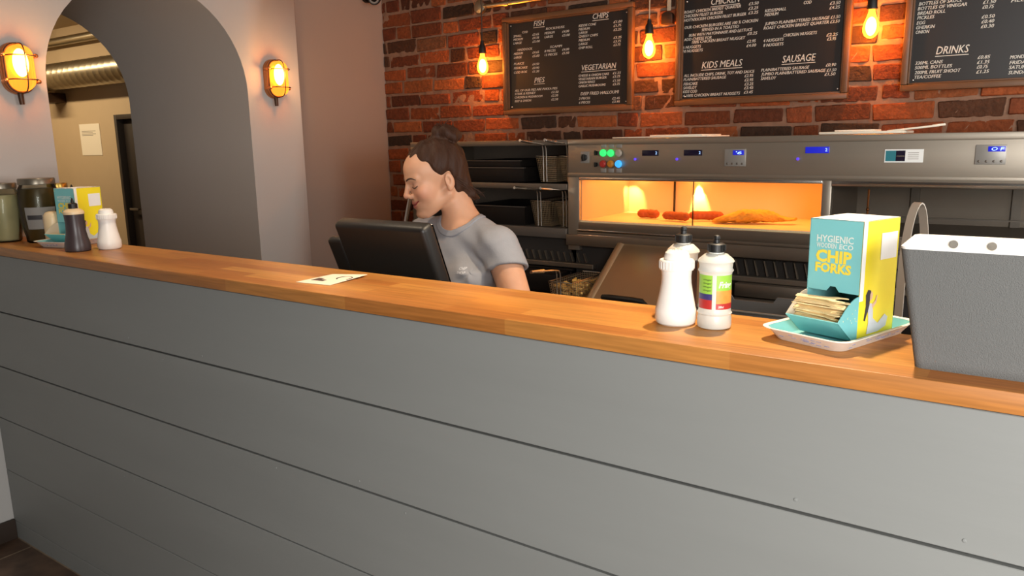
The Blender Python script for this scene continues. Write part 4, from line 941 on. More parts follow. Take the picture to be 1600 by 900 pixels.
# chip fork boxes on their trays
def fork_box(ax, ay, rz, label, tray_label, nforks, fork_label):
    X = rot(ax, ay, rz) @ Matrix.Translation((0, 0, .0075))
    wx, dy, h = .090, .107, .184
    t = thing('chip_fork_box', label, 'box', (X @ Vector((-wx/2, dy/2, 0))), rz, 'teal and yellow chip fork boxes')
    e = .0012
    # side, back and top panels
    m = MB(); m.box(-e, 0, 0, dy, 0, h, 0, X); sd = m.build('side_panel', 'yellow_card', t, smooth=0)
    m = MB(); m.box(-wx, -wx+e, 0, dy, 0, h, 0, X); m.box(-wx, 0, dy-e, dy, 0, h, 0, X); m.box(-wx, 0, 0, dy, 0, e, 0, X); m.build('carton', 'teal_card', t, smooth=0)
    m = MB(); m.box(-wx, 0, 0, dy, h-e, h, 0, X); m.box(-wx*.8, -wx*.2, .01, .03, h, h+.0015, 0, X); m.box(-.0005, .0006, 0, .010, .06, h, 0, X); m.build('top_flap', 'white_card', t, smooth=0)
    zc = .070                                       # the mouth
    m = MB(); m.prism([(-wx, zc), (-wx*.62, zc), (-wx*.55, zc+.008), (-wx*.45, zc+.008), (-wx*.38, zc), (0, zc), (0, h), (-wx, h)], 0, e, X); fp = m.build('front_panel', 'teal_card', t, smooth=0)
    T = X @ Matrix.Translation((0, -.0006, 0))
    m = MB(); text_into(m, 'HYGIENIC', -.077, .148, .062, .0105, T, 0, .02); text_into(m, 'WOODEN', -.077, .1385, .034, .0075, T, 0, .02); text_into(m, 'ECO', -.038, .1385, .023, .0075, T, 0, .02); m.build('small_lettering', 'teal_text_white', fp, smooth=0)
    m = MB(); text_into(m, 'CHIP', -.077, .1165, .061, .0180, T, 0, .045); text_into(m, 'FORKS', -.077, .100, .061, .0140, T, 0, .045); m.build('large_lettering', 'yellow_text', fp, smooth=0)
    # pull-out chute with two cheeks
    lip, lz = -.056, .034
    m = MB()
    m.raw([(-wx, 0, 0), (0, 0, 0), (0, -.014, 0), (-wx, -.014, 0), (0, lip, lz), (-wx, lip, lz), (-wx, 0, e), (0, 0, e), (0, -.013, e), (-wx, -.013, e), (0, lip+.001, lz+e), (-wx, lip+.001, lz+e)],
          [(0, 1, 2, 3), (3, 2, 4, 5), (9, 8, 7, 6), (11, 10, 8, 9), (5, 4, 10, 11)], X)
    m.build('chute', 'teal_card', t, smooth=0)
    for x0, nm, mt in ((-e, 'cheek', 'teal_card'), (-wx, 'cheek', 'beige_card')):
        arc = [(0, 0), (-.014, 0), (lip, lz)] + [(lip + (0-lip)*s, lz + (zc-.002-lz)*math.sin(s*PI/2)) for s in [i/8 for i in range(1, 9)]]
        V = [(x0, a, b) for a, b in arc] + [(x0+e, a, b) for a, b in arc]; n = len(arc)
        F = [list(range(n)), list(range(n, 2*n))[::-1]] + [(i, (i+1) % n, n+(i+1) % n, n+i) for i in range(n)]
        m = MB(); m.raw(V, F, X); bmesh.ops.recalc_face_normals(m.bm, faces=m.bm.faces); m.build(nm, mt, t, smooth=0)
    # picture on the yellow side: a kneeling figure in a pale dress with long dark hair; white sticker
    Sx = X @ Matrix.Translation((.0004, 0, 0)) @ Matrix.Rotation(PI/2, 4, 'Z')
    def flat(pts, mt, nm, off=0.0):
        q = MB(); V = [(p[0], -off, p[1]) for p in pts]; q.raw(V, [list(range(len(V)))], Sx); q.build(nm, mt, sd, smooth=0)
    flat([(.053, .120), (.101, .120), (.101, .162), (.053, .162)], 'white_card', 'sticker', .0002)
    flat([(.016, .028), (.020, .050), (.018, .068), (.024, .076), (.032, .074), (.034, .066), (.030, .056), (.030, .046), (.024, .036), (.020, .026)], 'hair_print', 'picture_hair', .0002)
    flat([(.032, .058), (.037, .060), (.038, .068), (.034, .073), (.030, .068), (.030, .058)], 'skin_print', 'picture_face', .0004)
    flat([(.026, .004), (.030, .022), (.027, .042), (.031, .054), (.038, .052), (.042, .040), (.043, .028), (.058, .018), (.078, .030), (.088, .024), (.084, .010), (.060, .004)], 'dress_print', 'picture_dress', .0003)
    flat([(.036, .050), (.046, .056), (.050, .064), (.052, .064), (.050, .052), (.040, .044)], 'skin_print', 'picture_arm', .0004)
    # tray below
    tr = thing('chip_tray', tray_label, 'tray', (X @ Vector((-wx/2, dy/2-.022, -.0075))), rz, 'card trays below the fork boxes')
    def ring(hx, hy, rr, z, n=6):
        P = []
        for cx, cy, a0 in ((hx-rr, hy-rr, 0), (-hx+rr, hy-rr, PI/2), (-hx+rr, -hy+rr, PI), (hx-rr, -hy+rr, 3*PI/2)):
            for i in range(n+1): a = a0+PI/2*i/n; P.append((cx+rr*math.cos(a), cy+rr*math.sin(a), z))
        return P
    Y_ = X @ Matrix.Translation((-wx/2, dy/2-.026, -.0075))
    secs = [ring(.056, .092, .018, 0.0), ring(.058, .094, .018, .0015), ring(.070, .108, .022, .019), ring(.076, .114, .024, .0205), ring(.076, .114, .024, .0215), ring(.069, .107, .022, .0205)]
    n = len(secs[0]); V = [p for s_ in secs for p in s_]; F = [list(range(n))[::-1]]
    for k in range(len(secs)-1):
        for i in range(n): F.append((k*n+i, k*n+(i+1) % n, (k+1)*n+(i+1) % n, (k+1)*n+i))
    m = MB(); m.raw(V, F, Y_); m.build('tray_shell', 'tray_card', tr, 50)
    secs = [ring(.0685, .1065, .022, .0203), ring(.057, .093, .018, .003)]
    V = [p for s_ in secs for p in s_]; F = [(i, n+i, n+(i+1) % n, (i+1) % n) for i in range(n)] + [[n+i for i in range(n)]]
    m = MB(); m.raw([(a, b, c) for a, b, c in V], F, Y_); m.build('tray_lining', 'teal_card', tr, 50)
    m = MB()
    for i in range(34):                              # blue-grey print round the outside
        s = R.choice((0, 1)); u_ = R.uniform(-.8, .8); z = R.uniform(.005, .014); f = z/.019
        if s == 0: m.box(u_*.05-.004, u_*.05+.004, -(.094+.0145*f), -(.094+.0145*f)+.003, z, z+R.uniform(.001, .004), 0, Y_)
        else: m.box((.058+.0125*f)-.003, (.058+.0125*f), u_*.09-.004, u_*.09+.004, z, z+R.uniform(.001, .004), 0, Y_)
    m.build('tray_print', 'tray_print', tr, smooth=0)
    # loose wooden forks in the chute
    global fork_mesh
    if fork_mesh is None:
        q = MB(); P = [(-.042, -.0035), (.010, -.0045), (.022, -.0075), (.040, -.0075), (.043, -.006), (.030, -.0048), (.024, -.002), (.024, .002), (.030, .0048), (.043, .006), (.040, .0075), (.022, .0075), (.010, .0045), (-.042, .0035)]
        q.prism(P, 0, .0016, Matrix.Rotation(-PI/2, 4, 'X')); fork_mesh = q
        me = bpy.data.meshes.new('chip_fork'); q.bm.to_mesh(me); me.materials.append(M['fork_wood']); fork_mesh = me
    for i in range(nforks):
        o = bpy.data.objects.new('chip_fork', fork_mesh); COL.objects.link(o)
        lay = i // 4; k = i % 4
        yy = -.036 + .011*k + .004*(lay % 2); zz = .022 + .0034*lay + max(0, (-.018-yy))*.55
        o.matrix_world = X @ Matrix.Translation((-wx/2 + R.uniform(-.003, .003), yy, zz)) @ Euler((R.uniform(.15, .45) if k < 2 else .1, R.uniform(-.04, .04), R.uniform(-.06, .06) + (PI if R.random() < .4 else 0))).to_matrix().to_4x4()
        tag(o, fork_label, 'fork', 'wooden forks in ' + ('the right fork box' if nforks > 10 else 'the left fork box'))
fork_mesh = None
fork_box(-.210, .128, math.radians(-19.25), 'chip fork box on a tray beside the grey fabric bin at the right', 'white card tray below the right fork box, next to the grey bin', 44, 'pale wooden chip fork piled in the mouth of the right fork box')
fork_box(-2.650, .147, math.radians(15), 'chip fork box on a tray at the left end of the worktop, beside the jars', 'white card tray below the left fork box, behind the dark sauce bottle', 8, 'pale wooden chip fork in the mouth of the left fork box')

# grey fabric bin
def fabric_bin():
    t = thing('fabric_bin', 'grey fabric storage bin with white lining at the right end of the worktop', 'bin', (.10, .115, CT))
    bx0, bx1, by0, by1 = -.119, .30, .040, .165; tx0, tx1, ty0, ty1 = -.147, .33, .030, .190; h = .167; e = .004
    def loopz(x0, x1, y0, y1, z, r=.012, n=4):
        P = []
        for cx, cy, a0 in ((x1-r, y1-r, 0), (x0+r, y1-r, PI/2), (x0+r, y0+r, PI), (x1-r, y0+r, 3*PI/2)):
            for i in range(n+1): a = a0+PI/2*i/n; P.append((cx+r*math.cos(a), cy+r*math.sin(a), CT+z))
        return P
    A = loopz(bx0, bx1, by0, by1, 0.0); B = loopz(tx0, tx1, ty0, ty1, h); n = len(A)
    mid = [loopz(bx0+(tx0-bx0)*s, bx1+(tx1-bx1)*s, by0+(ty0-by0)*s-.0015*math.sin(PI*s), by1+(ty1-by1)*s, h*s) for s in (.25, .5, .75)]
    secs = [A]+mid+[B]; V = [p for s_ in secs for p in s_]; F = [list(range(n))[::-1]]
    for k in range(len(secs)-1):
        for i in range(n): F.append((k*n+i, k*n+(i+1) % n, (k+1)*n+(i+1) % n, (k+1)*n+i))
    m = MB(); m.raw(V, F); m.build('outer_fabric', 'fabric_grey', t, 50)
    s1 = loopz(tx0, tx1, ty0, ty1, h); s2 = loopz(tx0, tx1, ty0, ty1, h+.003); s3 = loopz(tx0+e, tx1-e, ty0+e, ty1-e, h+.003); s4 = loopz(bx0+e, bx1-e, by0+e, by1-e, .005)
    V = s1+s2+s3+s4; F = []
    for k in range(3):
        for i in range(n): F.append((k*n+i, k*n+(i+1) % n, (k+1)*n+(i+1) % n, (k+1)*n+i))
    F.append([3*n+i for i in range(n)])
    m = MB(); m.raw(V, F); m.build('white_lining', 'fabric_white', t, 50)
    for x in (-.095, -.046, .14, .19):
        m = MB(); z = CT+h-.0095; yy = ty1-e-.0035
        m.lathe([(.0060, -.002), (.0060, .001), (.002, .0012)], 20, Matrix.Translation((x, yy, z)) @ Matrix.Rotation(PI/2, 4, 'X')); m.build('grommet_hole', 'grommet', t)
fabric_bin()
# steel hoop on the range deck behind the bin
def hoop():
    m = MB(); V = []; F = []; e = .0025
    cx, cy = -.268, 1.26; dx = Vector((.40, .60, 0)).normalized()*0.042; wv = Vector((-.85, .5, 0))*.026
    prof = [(-1, .802), (-1, 1.0)] + [(-math.cos(PI*i/16), 1.06+.223*math.sin(PI*i/16)) for i in range(17)] + [(1, 1.0), (1, .802)]
    n = len(prof); C_ = Vector((cx, cy, 0))
    for s, sc_ in ((-1, 1), (1, 1), (1, .955), (-1, .955)):
        for a, z in prof: V.append(tuple(C_ + dx*a*sc_ + wv*s*.5 + Vector((0, 0, z - (0 if sc_ == 1 else .004*(z > 1.05))))))
    for k in range(4):
        for i in range(n-1): F.append((k*n+i, k*n+i+1, ((k+1) % 4)*n+i+1, ((k+1) % 4)*n+i))
    F.append((0, n, 2*n, 3*n)); F.append((n-1, 4*n-1, 3*n-1, 2*n-1))
    m.raw(V, F); bmesh.ops.recalc_face_normals(m.bm, faces=m.bm.faces)
    return origin_base(tag(m.build('steel_hoop', 'hoop_steel', smooth=50), 'bent steel hoop standing between the fork box and the grey bin, further back', 'hoop'))
hoop()
# leaflet
lf = thing('leaflet', 'small cream leaflet lying on the worktop in front of the black till', 'leaflet', (-1.38, .115, CT))
P = [(-1.431, .047), (-1.327, .059), (-1.337, .190), (-1.436, .168)]
m = MB(); m.raw([(p[0], p[1], CT+.0006+(.004 if i in (2,) else 0)) for i, p in enumerate(P)] + [(p[0], p[1], CT+.0012+(.004 if i in (2,) else 0)) for i, p in enumerate(P)], [(3, 2, 1, 0), (4, 5, 6, 7), (0, 1, 5, 4), (1, 2, 6, 5), (2, 3, 7, 6), (3, 0, 4, 7)]); m.build('sheet', 'paper', lf, smooth=0)
m = MB(); Xl = Matrix.Translation((-1.40, .095, CT+.0022)) @ Matrix.Rotation(.12, 4, 'Z')
m.box(-.016, .020, -.014, .014, 0, .0004, 0, Xl); pts = [(.050+.018*math.cos(a), .030+.020*math.sin(a), .0004) for a in [-.6+.35*i for i in range(14)]]
m.tube(pts, .0022, 4, False, Xl); m.build('print', 'text_dark', lf, smooth=0)

# till: black touch screen seen from behind, on its stand
tl = thing('till', 'black touch screen till seen from behind, between the leaflet and the woman', 'till', (-1.38, .38, .87))
Xt = Matrix.Translation((-1.422, .405, 1.112)) @ Matrix.Rotation(math.radians(22), 4, 'X')   # top leans towards the customers
m = MB(); m.box(-.164, .164, -.034, .012, -.165, .170, .014, Xt, 4); hs = m.build('screen_housing', 'black_plastic', tl, 40)
m = MB(); m.box(-.160, .160, .0115, .0135, -.155, .160, .001, Xt); m.build('screen', 'black_gloss', tl)
m = MB(); m.box(-.222, -.160, -.03, .0, -.14, .115, .012, Xt, 4); m.build('card_reader', 'black_plastic', tl, 40)
m = MB(); m.cyl((-1.422, .40, .885), (-1.422, .385, 1.06), .04, .03, 24); m.box(-1.53, -1.31, .30, .52, .870, .888, .006); m.build('stand', 'black_plastic', tl)
m = MB(); text_into(m, 'epos', -.035, -.012, .06, .012, Xt @ Matrix.Translation((0, -.0346, 0)), 0, 0)
m.lathe([(.0085, 0), (.0085, .0008), (.005, .0008), (.005, 0)], 20, Xt @ Matrix.Translation((-.055, -.0344, -.006)) @ Matrix.Rotation(PI/2, 4, 'X'), cap=False)
m.build('logo', 'steel_dull', tl, smooth=0)
# ------------------------------------------------------------------ the woman behind the till (one continuous body, clothes and hair as children)
def _ell(p, c, r):
    q = p-np.asarray(c, np.float32); r = np.asarray((r,)*3 if np.isscalar(r) else r, np.float32)
    k0 = np.sqrt(((q/r)**2).sum(-1)); k1 = np.sqrt(((q/(r*r))**2).sum(-1))+1e-9
    return k0*(k0-1)/k1
def _cap(p, a, b, ra, rb=None):
    rb = ra if rb is None else rb
    a = np.asarray(a, np.float32); b = np.asarray(b, np.float32); ba = b-a; pa = p-a
    h = np.clip((pa@ba)/(ba@ba), 0, 1)
    return np.sqrt(((pa-h[:, None]*ba)**2).sum(-1)) - (ra+(rb-ra)*h)
def _chain(p, pts, rs):
    d = None
    for i in range(len(pts)-1):
        e = _cap(p, pts[i], pts[i+1], rs[i], rs[i+1]); d = e if d is None else np.minimum(d, e)
    return d
def _smin(a, b, k):
    h = np.clip(.5+.5*(b-a)/k, 0, 1); return b+(a-b)*h - k*h*(1-h)
def _smax(a, b, k): return -_smin(-a, -b, k)
def axis(*segs):                                     # segs (start, end, step)
    out = []
    for a, b, s in segs: out += list(np.arange(a, b-1e-9, s))
    return np.array(out+[segs[-1][1]], np.float32)
def sdf_mesh(fn, xs, ys, zs, band=3.2):
    nx, ny, nz = len(xs), len(ys), len(zs); st = 4
    ix = np.arange(0, nx, st); iy = np.arange(0, ny, st); iz = np.arange(0, nz, st)
    G = np.stack(np.meshgrid(xs[ix], ys[iy], zs[iz], indexing='ij'), -1).reshape(-1, 3)
    c = fn(G).reshape(len(ix), len(iy), len(iz))
    hx = np.repeat(np.gradient(xs)[ix], 1).max(); hz = np.maximum(np.gradient(zs)[iz], hx)*st
    near = np.abs(c) < hz[None, None, :]*1.25 + 0.004
    full = np.repeat(np.repeat(np.repeat(c, st, 0), st, 1), st, 2)[:nx, :ny, :nz].astype(np.float32)
    nn = near.copy()
    for ax in range(3):
        nn |= np.roll(near, 1, ax) | np.roll(near, -1, ax)
    mk = np.repeat(np.repeat(np.repeat(nn, st, 0), st, 1), st, 2)[:nx, :ny, :nz]
    I = np.argwhere(mk)
    for k in range(0, len(I), 400000):
        J = I[k:k+400000]; P = np.stack([xs[J[:, 0]], ys[J[:, 1]], zs[J[:, 2]]], -1)
        full[J[:, 0], J[:, 1], J[:, 2]] = fn(P)
    S_ = full < 0
    cnt = np.zeros((nx-1, ny-1, nz-1), np.int8)
    for a in (0, 1):
        for b in (0, 1):
            for d in (0, 1): cnt += S_[a:nx-1+a, b:ny-1+b, d:nz-1+d]
    act = np.argwhere((cnt > 0) & (cnt < 8)); idx = -np.ones(cnt.shape, np.int32); idx[act[:, 0], act[:, 1], act[:, 2]] = np.arange(len(act))
    acc = np.zeros((len(act), 3)); num = np.zeros(len(act))
    cor = [(a, b, d) for a in (0, 1) for b in (0, 1) for d in (0, 1)]
    val = {q: full[act[:, 0]+q[0], act[:, 1]+q[1], act[:, 2]+q[2]] for q in cor}
    pos = {q: np.stack([xs[act[:, 0]+q[0]], ys[act[:, 1]+q[1]], zs[act[:, 2]+q[2]]], -1) for q in cor}
    for q in cor:
        for ax in range(3):
            if q[ax] == 0:
                r = list(q); r[ax] = 1; r = tuple(r)
                m_ = (val[q] < 0) != (val[r] < 0); t = np.where(m_, val[q]/(val[q]-val[r]+1e-12), 0)
                acc += np.where(m_[:, None], pos[q]+(pos[r]-pos[q])*t[:, None], 0); num += m_
    V = acc/num[:, None]
    F = []
    for ax in range(3):
        o1, o2 = [(1, 2), (2, 0), (0, 1)][ax]
        sl0 = [slice(None)]*3; sl1 = [slice(None)]*3; sl0[ax] = slice(0, -1); sl1[ax] = slice(1, None)
        e = np.argwhere(S_[tuple(sl0)] != S_[tuple(sl1)])
        ok = (e[:, o1] > 0) & (e[:, o2] > 0) & (e[:, o1] < cnt.shape[o1]) & (e[:, o2] < cnt.shape[o2]); e = e[ok]
        ins = S_[e[:, 0], e[:, 1], e[:, 2]]
        def at(d1, d2):
            q = e.copy(); q[:, o1] -= d1; q[:, o2] -= d2; return idx[q[:, 0], q[:, 1], q[:, 2]]
        f = np.stack([at(1, 1), at(0, 1), at(0, 0), at(1, 0)], -1)
        f[~ins] = f[~ins][:, ::-1]; F.append(f)
    F = np.concatenate(F); F = F[(F >= 0).all(1)]
    return V, F
def mesh_from(name, V, F):
    me = bpy.data.meshes.new(name); me.vertices.add(len(V)); me.vertices.foreach_set('co', V.astype(np.float32).ravel())
    me.loops.add(len(F)*4); me.loops.foreach_set('vertex_index', F.astype(np.int32).ravel())
    me.polygons.add(len(F)); me.polygons.foreach_set('loop_start', np.arange(0, len(F)*4, 4, dtype=np.int32))
    me.update(calc_edges=True); me.validate(); return me
def relax(V, F, n=1, w_=.5):
    for _ in range(n):
        s = np.zeros_like(V); c = np.zeros(len(V))
        for a, b in ((0, 1), (1, 2), (2, 3), (3, 0)):
            np.add.at(s, F[:, a], V[F[:, b]]); np.add.at(c, F[:, a], 1); np.add.at(s, F[:, b], V[F[:, a]]); np.add.at(c, F[:, b], 1)
        V = V + w_*(s/np.maximum(c, 1)[:, None]-V)
    return V

H0 = np.array((-1.569, .768, 1.346)); yaw_h = math.radians(236); pit = math.radians(16); rol = math.radians(0)
fh = np.array((math.cos(yaw_h), math.sin(yaw_h), 0)); sh_ = np.array((-fh[1], fh[0], 0))
HF = fh*math.cos(pit) + np.array((0, 0, -math.sin(pit))); HU = fh*math.sin(pit) + np.array((0, 0, math.cos(pit))); HS = sh_
HR = np.stack([HF, HS, HU]).astype(np.float32)       # rows: forward, side (towards the customers), up
def to_head(p): return (p-H0.astype(np.float32))@HR.T
def from_head(q): return np.asarray(q)@HR + H0
def head_sdf(p):
    q = to_head(p); m = q.copy(); m[:, 1] = np.abs(m[:, 1])
    d = _ell(q, (.010, 0, .052), (.093, .072, .082))
    d = _smin(d, _ell(q, (.058, 0, .058), (.050, .058, .050)), .02)
    d = _smin(d, _ell(q, (.058, 0, -.008), (.050, .056, .076)), .02)
    d = _smin(d, _cap(m, (.004, .051, -.034), (.082, .016, -.076), .015, .015), .022)
    d = _smin(d, _ell(q, (.0965, 0, -.075), (.0165, .020, .015)), .014)
    d = _smin(d, _ell(q, (.085, 0, -.038), (.028, .033, .028)), .014)
    d = _smin(d, _ell(m, (.073, .040, -.006), (.024, .019, .024)), .020)
    d = _smin(d, _cap(m, (.1035, .006, .041), (.088, .044, .042), .008, .007), .014)
    d = _smax(d, -_ell(m, (.114, .032, .021), (.014, .017, .0105)), .010)
    d = _smin(d, _ell(m, (.0875, .032, .0195), (.0145, .0155, .0125)), .004)
    n_ = _cap(q, (.107, 0, .034), (.1245, 0, -.004), .0065, .0085)
    n_ = _smin(n_, _ell(q, (.1250, 0, -.0070), (.0095, .0090, .0085)), .006)
    n_ = _smin(n_, _ell(m, (.1150, .0115, -.0115), (.0100, .0060, .0075)), .006)
    d = _smin(d, n_, .007)
    d = _smax(d, -_ell(m, (.1195, .0065, -.0188), (.006, .0035, .003)), .003)
    d = _smin(d, _chain(m, [(.1105, 0, -.0345), (.104, .015, -.0330), (.087, .033, -.0235)], [.0056, .0046, .0025]), .004)
    d = _smin(d, _chain(m, [(.1085, 0, -.0475), (.102, .015, -.044), (.087, .031, -.0275)], [.0062, .0052, .0025]), .004)
    d = _smax(d, -_chain(m, [(.1175, 0, -.041), (.110, .016, -.0385), (.091, .037, -.0225)], [.0026, .0024, .0018]), .003)
    e = _ell(m, (-.004, .0735, .006), (.0150, .0085, .0265)); e = _smin(e, _ell(m, (.001, .072, -.016), (.0080, .007, .010)), .006)
    e = _smax(e, -_ell(m, (.0015, .0835, .009), (.0080, .0085, .0150)), .003)
    d = _smin(d, e, .006)
    return d
N0 = np.array((-1.515, .795, 1.215))
LS = np.array((-1.345, .765, 1.150)); RS = np.array((-1.690, .800, 1.160))
LE = np.array((-1.232, .742, .895)); RE = np.array((-1.745, .690, .930))
LW = np.array((-1.255, .560, .910)); RW = np.array((-1.640, .560, .930))
def torso_sdf(p):
    d = _ell(p, (-1.515, .812, 1.085), (.148, .095, .150))
    d = _smin(d, _ell(p, (-1.512, .850, .900), (.122, .088, .150)), .06)
    d = _smin(d, _ell(p, (-1.505, .870, .790), (.160, .112, .120)), .06)
    d = _smin(d, _ell(p, (-1.585, .735, 1.040), (.066, .060, .066)), .035)
    d = _smin(d, _ell(p, (-1.440, .728, 1.038), (.066, .060, .066)), .035)
    d = _smin(d, _cap(p, N0+np.array((0, .01, -.03)), LS+np.array((-.03, .01, .012)), .050, .046), .03)
    d = _smin(d, _cap(p, N0+np.array((0, .01, -.03)), RS+np.array((.03, .01, .012)), .050, .046), .03)
    return d
def arms_sdf(p):
    d = _smin(_cap(p, LS, LE, .052, .042), _cap(p, LE, LW, .040, .026), .02)
    e = _smin(_cap(p, RS, RE, .052, .042), _cap(p, RE, RW, .040, .026), .02)
    return np.minimum(d, e)
def hand_pts(wr, el, side):
    fw = (wr-el); fw = fw/np.linalg.norm(fw); fw = fw*np.array((1, 1, .2)); fw = fw/np.linalg.norm(fw)
    up = np.array((0, 0, 1.0)); sd = np.cross(fw, up)*side; sd = sd/np.linalg.norm(sd); up = np.cross(sd, fw)*side
    L_ = []
    for k, (o, ln) in enumerate(((-.027, .062), (-.009, .072), (.009, .067), (.026, .052))):
        a = wr+fw*.075+sd*o; b = a+fw*ln*.5-up*.004; c = b+fw*ln*.38-up*.016; e = c+fw*ln*.2-up*.014
        L_.append(([a, b, c, e], [.0085, .008, .0075, .0065]))
    a = wr+fw*.025-sd*.025; L_.append(([a, a+fw*.025-sd*.022-up*.006, a+fw*.052-sd*.026-up*.014], [.0115, .0095, .008]))
    palm = [(wr, wr+fw*.075+sd*.016, .022, .017), (wr, wr+fw*.075-sd*.016, .022, .017)]
    return L_, palm
HANDS = [hand_pts(LW, LE, 1), hand_pts(RW, RE, -1)]
def hands_sdf(p):
    d = None
    for L_, palm in HANDS:
        h = None
        for a, b, r0, r1 in palm:
            e = _cap(p, a, b, r0, r1); h = e if h is None else _smin(h, e, .015)
        for pts, rs in L_: h = _smin(h, _chain(p, pts, rs), .005)
        d = h if d is None else np.minimum(d, h)
    return d
HIP = [(-1.590, .875, .760), (-1.420, .875, .760)]; KNE = [(-1.595, .845, .430), (-1.415, .845, .430)]; ANK = [(-1.600, .905, .085), (-1.410, .905, .085)]
def legs_sdf(p, gr=0.0):
    d = None
    for h, k, a in zip(HIP, KNE, ANK):
        e = _smin(_cap(p, h, k, .082+gr, .055+gr), _cap(p, k, a, .055+gr, .036+gr*1.4), .03)
        d = e if d is None else np.minimum(d, e)
    return d
def feet_sdf(p, gr=0.0):
    d = None
    for a in ANK:
        a = np.array(a); e = _smin(_cap(p, a+np.array((0, .02, -.045)), a+np.array((0, -.15, -.058)), .034+gr, .026+gr), _cap(p, a, a+np.array((0, .015, -.04)), .034+gr, .034+gr), .03)
        d = e if d is None else np.minimum(d, e)
    return np.maximum(d, -(p[:, 2]-(.004 if gr == 0 else 0.0)))
def neck_sdf(p):
    return _cap(p, from_head((-.022, 0, -.035)), N0+np.array((0, .012, -.02)), .049, .056)
def body_sdf(p):
    d = _smin(torso_sdf(p), arms_sdf(p), .03)
    d = _smin(d, neck_sdf(p), .035)
    lo = p[:, 2] < 1.06
    if lo.any():
        d[lo] = _smin(d[lo], hands_sdf(p[lo]), .012); d[lo] = _smin(d[lo], legs_sdf(p[lo]), .04); d[lo] = np.minimum(d[lo], feet_sdf(p[lo]))
    hi = p[:, 2] > 1.10
    if hi.any(): d[hi] = _smin(d[hi], head_sdf(p[hi]), .018)
    return d
xs = axis((-1.86, -1.73, .0035), (-1.73, -1.46, .0022), (-1.46, -1.14, .0032)); ys = axis((.38, .60, .0035), (.60, .90, .0022), (.90, 1.02, .004))
V, F = sdf_mesh(body_sdf, xs, ys, axis((-.02, .80, .009), (.80, 1.20, .0034), (1.20, 1.46, .0022)))
V = relax(V, F, 2, .5)
wo = thing('person', 'woman in a grey t-shirt with her hair in a bun, looking down behind the till', 'person', (-1.51, .86, 0.0))
me = mesh_from('body', V, F)
q = to_head(V.astype(np.float32)); m_ = q.copy(); m_[:, 1] = np.abs(m_[:, 1])
base = np.array(S(206, 154, 122)); col = np.tile(base, (len(V), 1))
def blend(c, wt):
    global col
    wt = np.clip(wt, 0, 1)[:, None]; col = col*(1-wt)+np.array(c)*wt
blend(S(216, 136, 112), .55*np.exp(-(((m_[:, 0]-.085)/.03)**2+((m_[:, 1]-.043)/.022)**2+((m_[:, 2]+.008)/.022)**2)))
blend(S(214, 138, 114), .5*np.exp(-((q - np.array((.130, 0, -.007)))**2).sum(1)/.014**2))
lip = np.minimum(_chain(m_, [(.112, 0, -.0345), (.105, .015, -.0330), (.089, .033, -.0235)], [.0062, .0054, .0028]), _chain(m_, [(.110, 0, -.0475), (.103, .015, -.044), (.089, .031, -.0275)], [.0066, .006, .0028]))
blend(S(196, 116, 102), (.0022-lip)/.003)
blend(S(150, 60, 60), (.0030-_chain(m_, [(.114, 0, -.041), (.108, .016, -.0385), (.091, .036, -.0225)], [.0008, .0008, .0006]))/.002)
blend(S(190, 130, 108), .4*np.exp(-(((m_[:, 0]-.096)/.02)**2+((m_[:, 1]-.032)/.017)**2+((m_[:, 2]-.025)/.007)**2)))
at_ = me.color_attributes.new('Col', 'FLOAT_COLOR', 'POINT'); at_.data.foreach_set('color', np.concatenate([col, np.ones((len(V), 1))], 1).astype(np.float32).ravel())
body = link('body', me, ['skin'], wo, 180)
bvh = BVHTree.FromPolygons([tuple(v) for v in V], [tuple(f) for f in F])
def on_face(s, u, off=.0006):
    o = Vector(from_head((.20, s, u))); hit = bvh.ray_cast(o, Vector(-HF))
    return (hit[0] + Vector(HF)*off) if hit[0] else None
for sd in (1, -1):
    pts = [on_face(sd*s, u, .0008) for s, u in ((.012, .0395), (.018, .0425), (.026, .0450), (.034, .0455), (.041, .0442), (.047, .0412), (.051, .038))]; pts = [p for p in pts if p]
    m = MB(); m.tube(pts, [.0020, .0026, .0027, .0025, .0021, .0016, .001][:len(pts)], 8); m.build('eyebrow', 'brow', body)
    pts = [on_face(sd*s, u, .0006) for s, u in ((.0185, .0170), (.023, .0140), (.029, .0122), (.035, .0122), (.041, .0140), (.0455, .0168), (.048, .0185))]; pts = [p for p in pts if p]
    m = MB(); m.tube(pts, [.0008, .0012, .0014, .0015, .0016, .0015, .0008][:len(pts)], 6); m.build('eyelash', 'brow', body)
